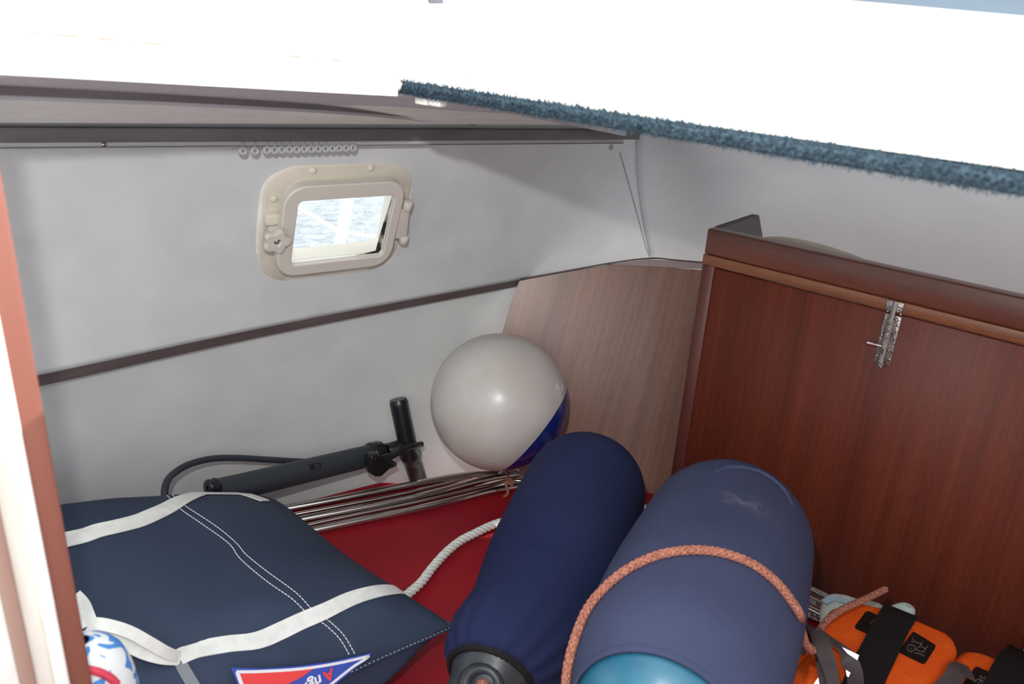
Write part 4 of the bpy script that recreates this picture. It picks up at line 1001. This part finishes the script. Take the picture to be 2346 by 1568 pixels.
# taupe ribbon straps
for pts, w_ in (([(1822, 1418, .15), (1845, 1432, .17), (1868, 1452, .185), (1884, 1480, .19), (1896, 1520, .185), (1908, 1575, .18), (1915, 1620, .17)], .020),
              ([(1826, 1424, .155), (1842, 1445, .165), (1862, 1462, .175), (1878, 1490, .18), (1886, 1530, .18), (1892, 1600, .17)], .016),
              ([(1866, 1446, .18), (1890, 1462, .178), (1920, 1485, .165), (1942, 1510, .155), (1955, 1540, .15), (1960, 1590, .15)], .022),
              ([(1822, 1510, .13), (1838, 1488, .15), (1858, 1478, .16), (1880, 1474, .165)], .014)):
    pp = cr([P(x, y, 2, z) for x, y, z in pts], 6); n0 = []
    for i in range(len(pp)): n0.append((V((0, 0, 1)) + right * .5 * math.sin(i * .25)).normalized())
    ribbon('ribbon_strap', pp, n0, w_, taupe, lj, thick=.0014)
lj2 = thing('foam_life_jacket', 'orange foam life jacket at the lower right corner, against the locker', 'life jacket', P(2280, 1540, 2, .02))
ZK = .12
jprism('foam_block', [(2176, 1530), (2190, 1500), (2205, 1487), (2225, 1483), (2260, 1492), (2300, 1510), (2420, 1565), (2420, 1700), (2080, 1700), (2140, 1600)], ZK, .10, lj2)
l3 = jq('label_patch', rpoly([(2236, 1526), (2300, 1556), (2270, 1600), (2205, 1570)]), ZK + .0012, blk, lj2)
sketch([[(2235, 1563), (2240, 1556), (2246, 1562), (2240, 1568)], [(2244, 1550), (2256, 1556), (2266, 1560)], [(2248, 1547), (2250, 1568)], [(2256, 1550), (2256, 1572)], [(2244, 1558), (2262, 1566)], [(2262, 1550), (2270, 1556), (2268, 1562)]], l3, ZK + .0018)
pp = cr([P(x, y, 2, z) for x, y, z in [(2352, 1500, .06), (2340, 1512, ZK - .006), (2325, 1530, ZK + .003), (2300, 1580, ZK + .004), (2280, 1640, ZK + .004)]], 5)
ribbon('wide_strap', pp, [V((0, 0, 1))] * len(pp), .046, blackw, lj2, thick=.002)
pp = cr([P(x, y, 2, z) for x, y, z in [(2225, 1548, ZK + .006), (2195, 1536, ZK + .02), (2180, 1560, ZK + .02), (2150, 1590, ZK + .02)]], 5)
ribbon('ribbon_strap', pp, [(V((0, 0, 1)) - fwd * .3).normalized()] * len(pp), .022, taupe, lj2, thick=.0015)

# pale mint cloth behind the life jacket
mc = thing('pale_mint_cloth', 'pale mint stitched cloth item tucked between life jacket and locker', 'cloth', P(1980, 1400, 2, .06))
def blob(name, pts, z, hgt, m, par):
    """soft padded patch: outline in plan, domed"""
    ol_ = cr([P(x, y, 2, z) for x, y in pts + [pts[0]]], 4)[:-1]; c = sum(ol_, V((0, 0, 0))) / len(ol_); vs = []; fs = []; k = len(ol_); rings = 6
    for i in range(rings + 1):
        t = i / rings; s = math.cos(t * math.pi / 2) ** .7 if i < rings else .02; zz = hgt * math.sin(t * math.pi / 2)
        for p in ol_: vs.append(c + (p - c) * s + V((0, 0, zz + .002 * noise.noise(p * 40))))
    for i in range(rings):
        for q in range(k): fs.append((i * k + q, i * k + (q + 1) % k, (i + 1) * k + (q + 1) % k, (i + 1) * k + q))
    b = len(vs); 
    for p in ol_: vs.append(c + (p - c) * .9 - V((0, 0, hgt)))
    for q in range(k): fs.append((q, (q + 1) % k, b + (q + 1) % k, b + q))
    fs.append(tuple(b + q for q in range(k))); fs.append(tuple(rings * k + q for q in range(k)))
    return mobj(name, vs, fs, m, par, True)
blob('cloth_body', [(1878, 1440), (1878, 1405), (1885, 1380), (1905, 1370), (1940, 1376), (1975, 1386), (2030, 1400), (2000, 1450), (1900, 1460)], .10, .02, mint, mc)
blob('cloth_flap', [(2020, 1400), (2050, 1390), (2078, 1388), (2094, 1397), (2096, 1410), (2080, 1420), (2040, 1425)], .095, .012, mint, mc)
pp = cr([P(x, y, 2, .123) for x, y in [(1888, 1382), (1908, 1373), (1930, 1378), (1950, 1384)]], 4); ribbon('blue_hem', pp, [V((0, 0, 1))] * len(pp), .010, mintl, mc)
# black and white flecked cord
pp = cr([P(x, y, 2, .006) for x, y in [(1815, 1394), (1840, 1403), (1858, 1411), (1880, 1420)]], 6)
tag(rope_mesh('flecked_cord', pp, .0052, mat('flecked_cord_fibre', (236, 236, 232), .7, noise_s=380, rgb2=(30, 30, 34), lo=.48, hi=.52), strands=3, pitch=.014, step=.0012), 'thin black and white flecked cord by the care tag', 'cord')

# patterned pouch at lower left
pat = bpy.data.materials.new('blue_white_print'); pat.use_nodes = True; N = pat.node_tree.nodes; L = pat.node_tree.links
b = N['Principled BSDF']; b.inputs['Roughness'].default_value = .8; tc = N.new('ShaderNodeTexCoord'); vo = N.new('ShaderNodeTexNoise'); vo.inputs['Scale'].default_value = 42; vo.inputs['Detail'].default_value = 1; vo.inputs['Distortion'].default_value = 1.6
r_ = N.new('ShaderNodeValToRGB'); r_.color_ramp.interpolation = 'CONSTANT'; r_.color_ramp.elements[0].color = lin((226, 228, 226)); r_.color_ramp.elements[1].position = .5; r_.color_ramp.elements[1].color = lin((72, 136, 204))
L.new(tc.outputs['Object'], vo.inputs[0]); L.new(vo.outputs[0], r_.inputs[0]); L.new(r_.outputs[0], b.inputs['Base Color'])
pcn = D(196, 1606, .80); pch = thing('patterned_pouch', 'blue and white printed cloth pouch with a pinkish red cord at the lower left', 'pouch', pcn)
def dpo(p, s, th, r, a, u, w): return p + (p - pcn) * .06 * noise.noise(p * 22)
lathe('pouch_body', pcn, (V((0, 0, 1)) + upv * .3), [(-.05 * math.cos(math.radians(a)) * (1.2 if a > 90 else 1), .040 * math.sin(math.radians(a)) ** .8 + .0005) for a in range(1, 180, 9)], pat, pch, 40, deform=dpo)
bvp = bvh_of(pch.children[0])
pp, nn = on(bvp, [(196, 1534), (210, 1537), (230, 1543), (250, 1554), (264, 1568)], 5)
if len(pp) > 3: tube('red_cord', [p + n * .002 for p, n in zip(pp, nn)], .0032, mat('pinkish_red_cord', (210, 60, 84), .6), pch, 10)
# remaining enclosure out of view
tag(mobj('wall_left', [(-.55, 1.25, -.14), (-.55, -.9, -.14), (-.55, -.9, .84), (-.55, 1.25, .84)], [(0, 1, 2, 3)], hullm), kind='structure')
tag(mobj('wall_front', [(-.55, -.9, -.14), (1.9, -.9, -.14), (1.9, -.9, .74), (.56, -.9, .84), (-.55, -.9, .84)], [(0, 1, 2, 3, 4)], hullm), kind='structure')
bpy.context.view_layer.update()
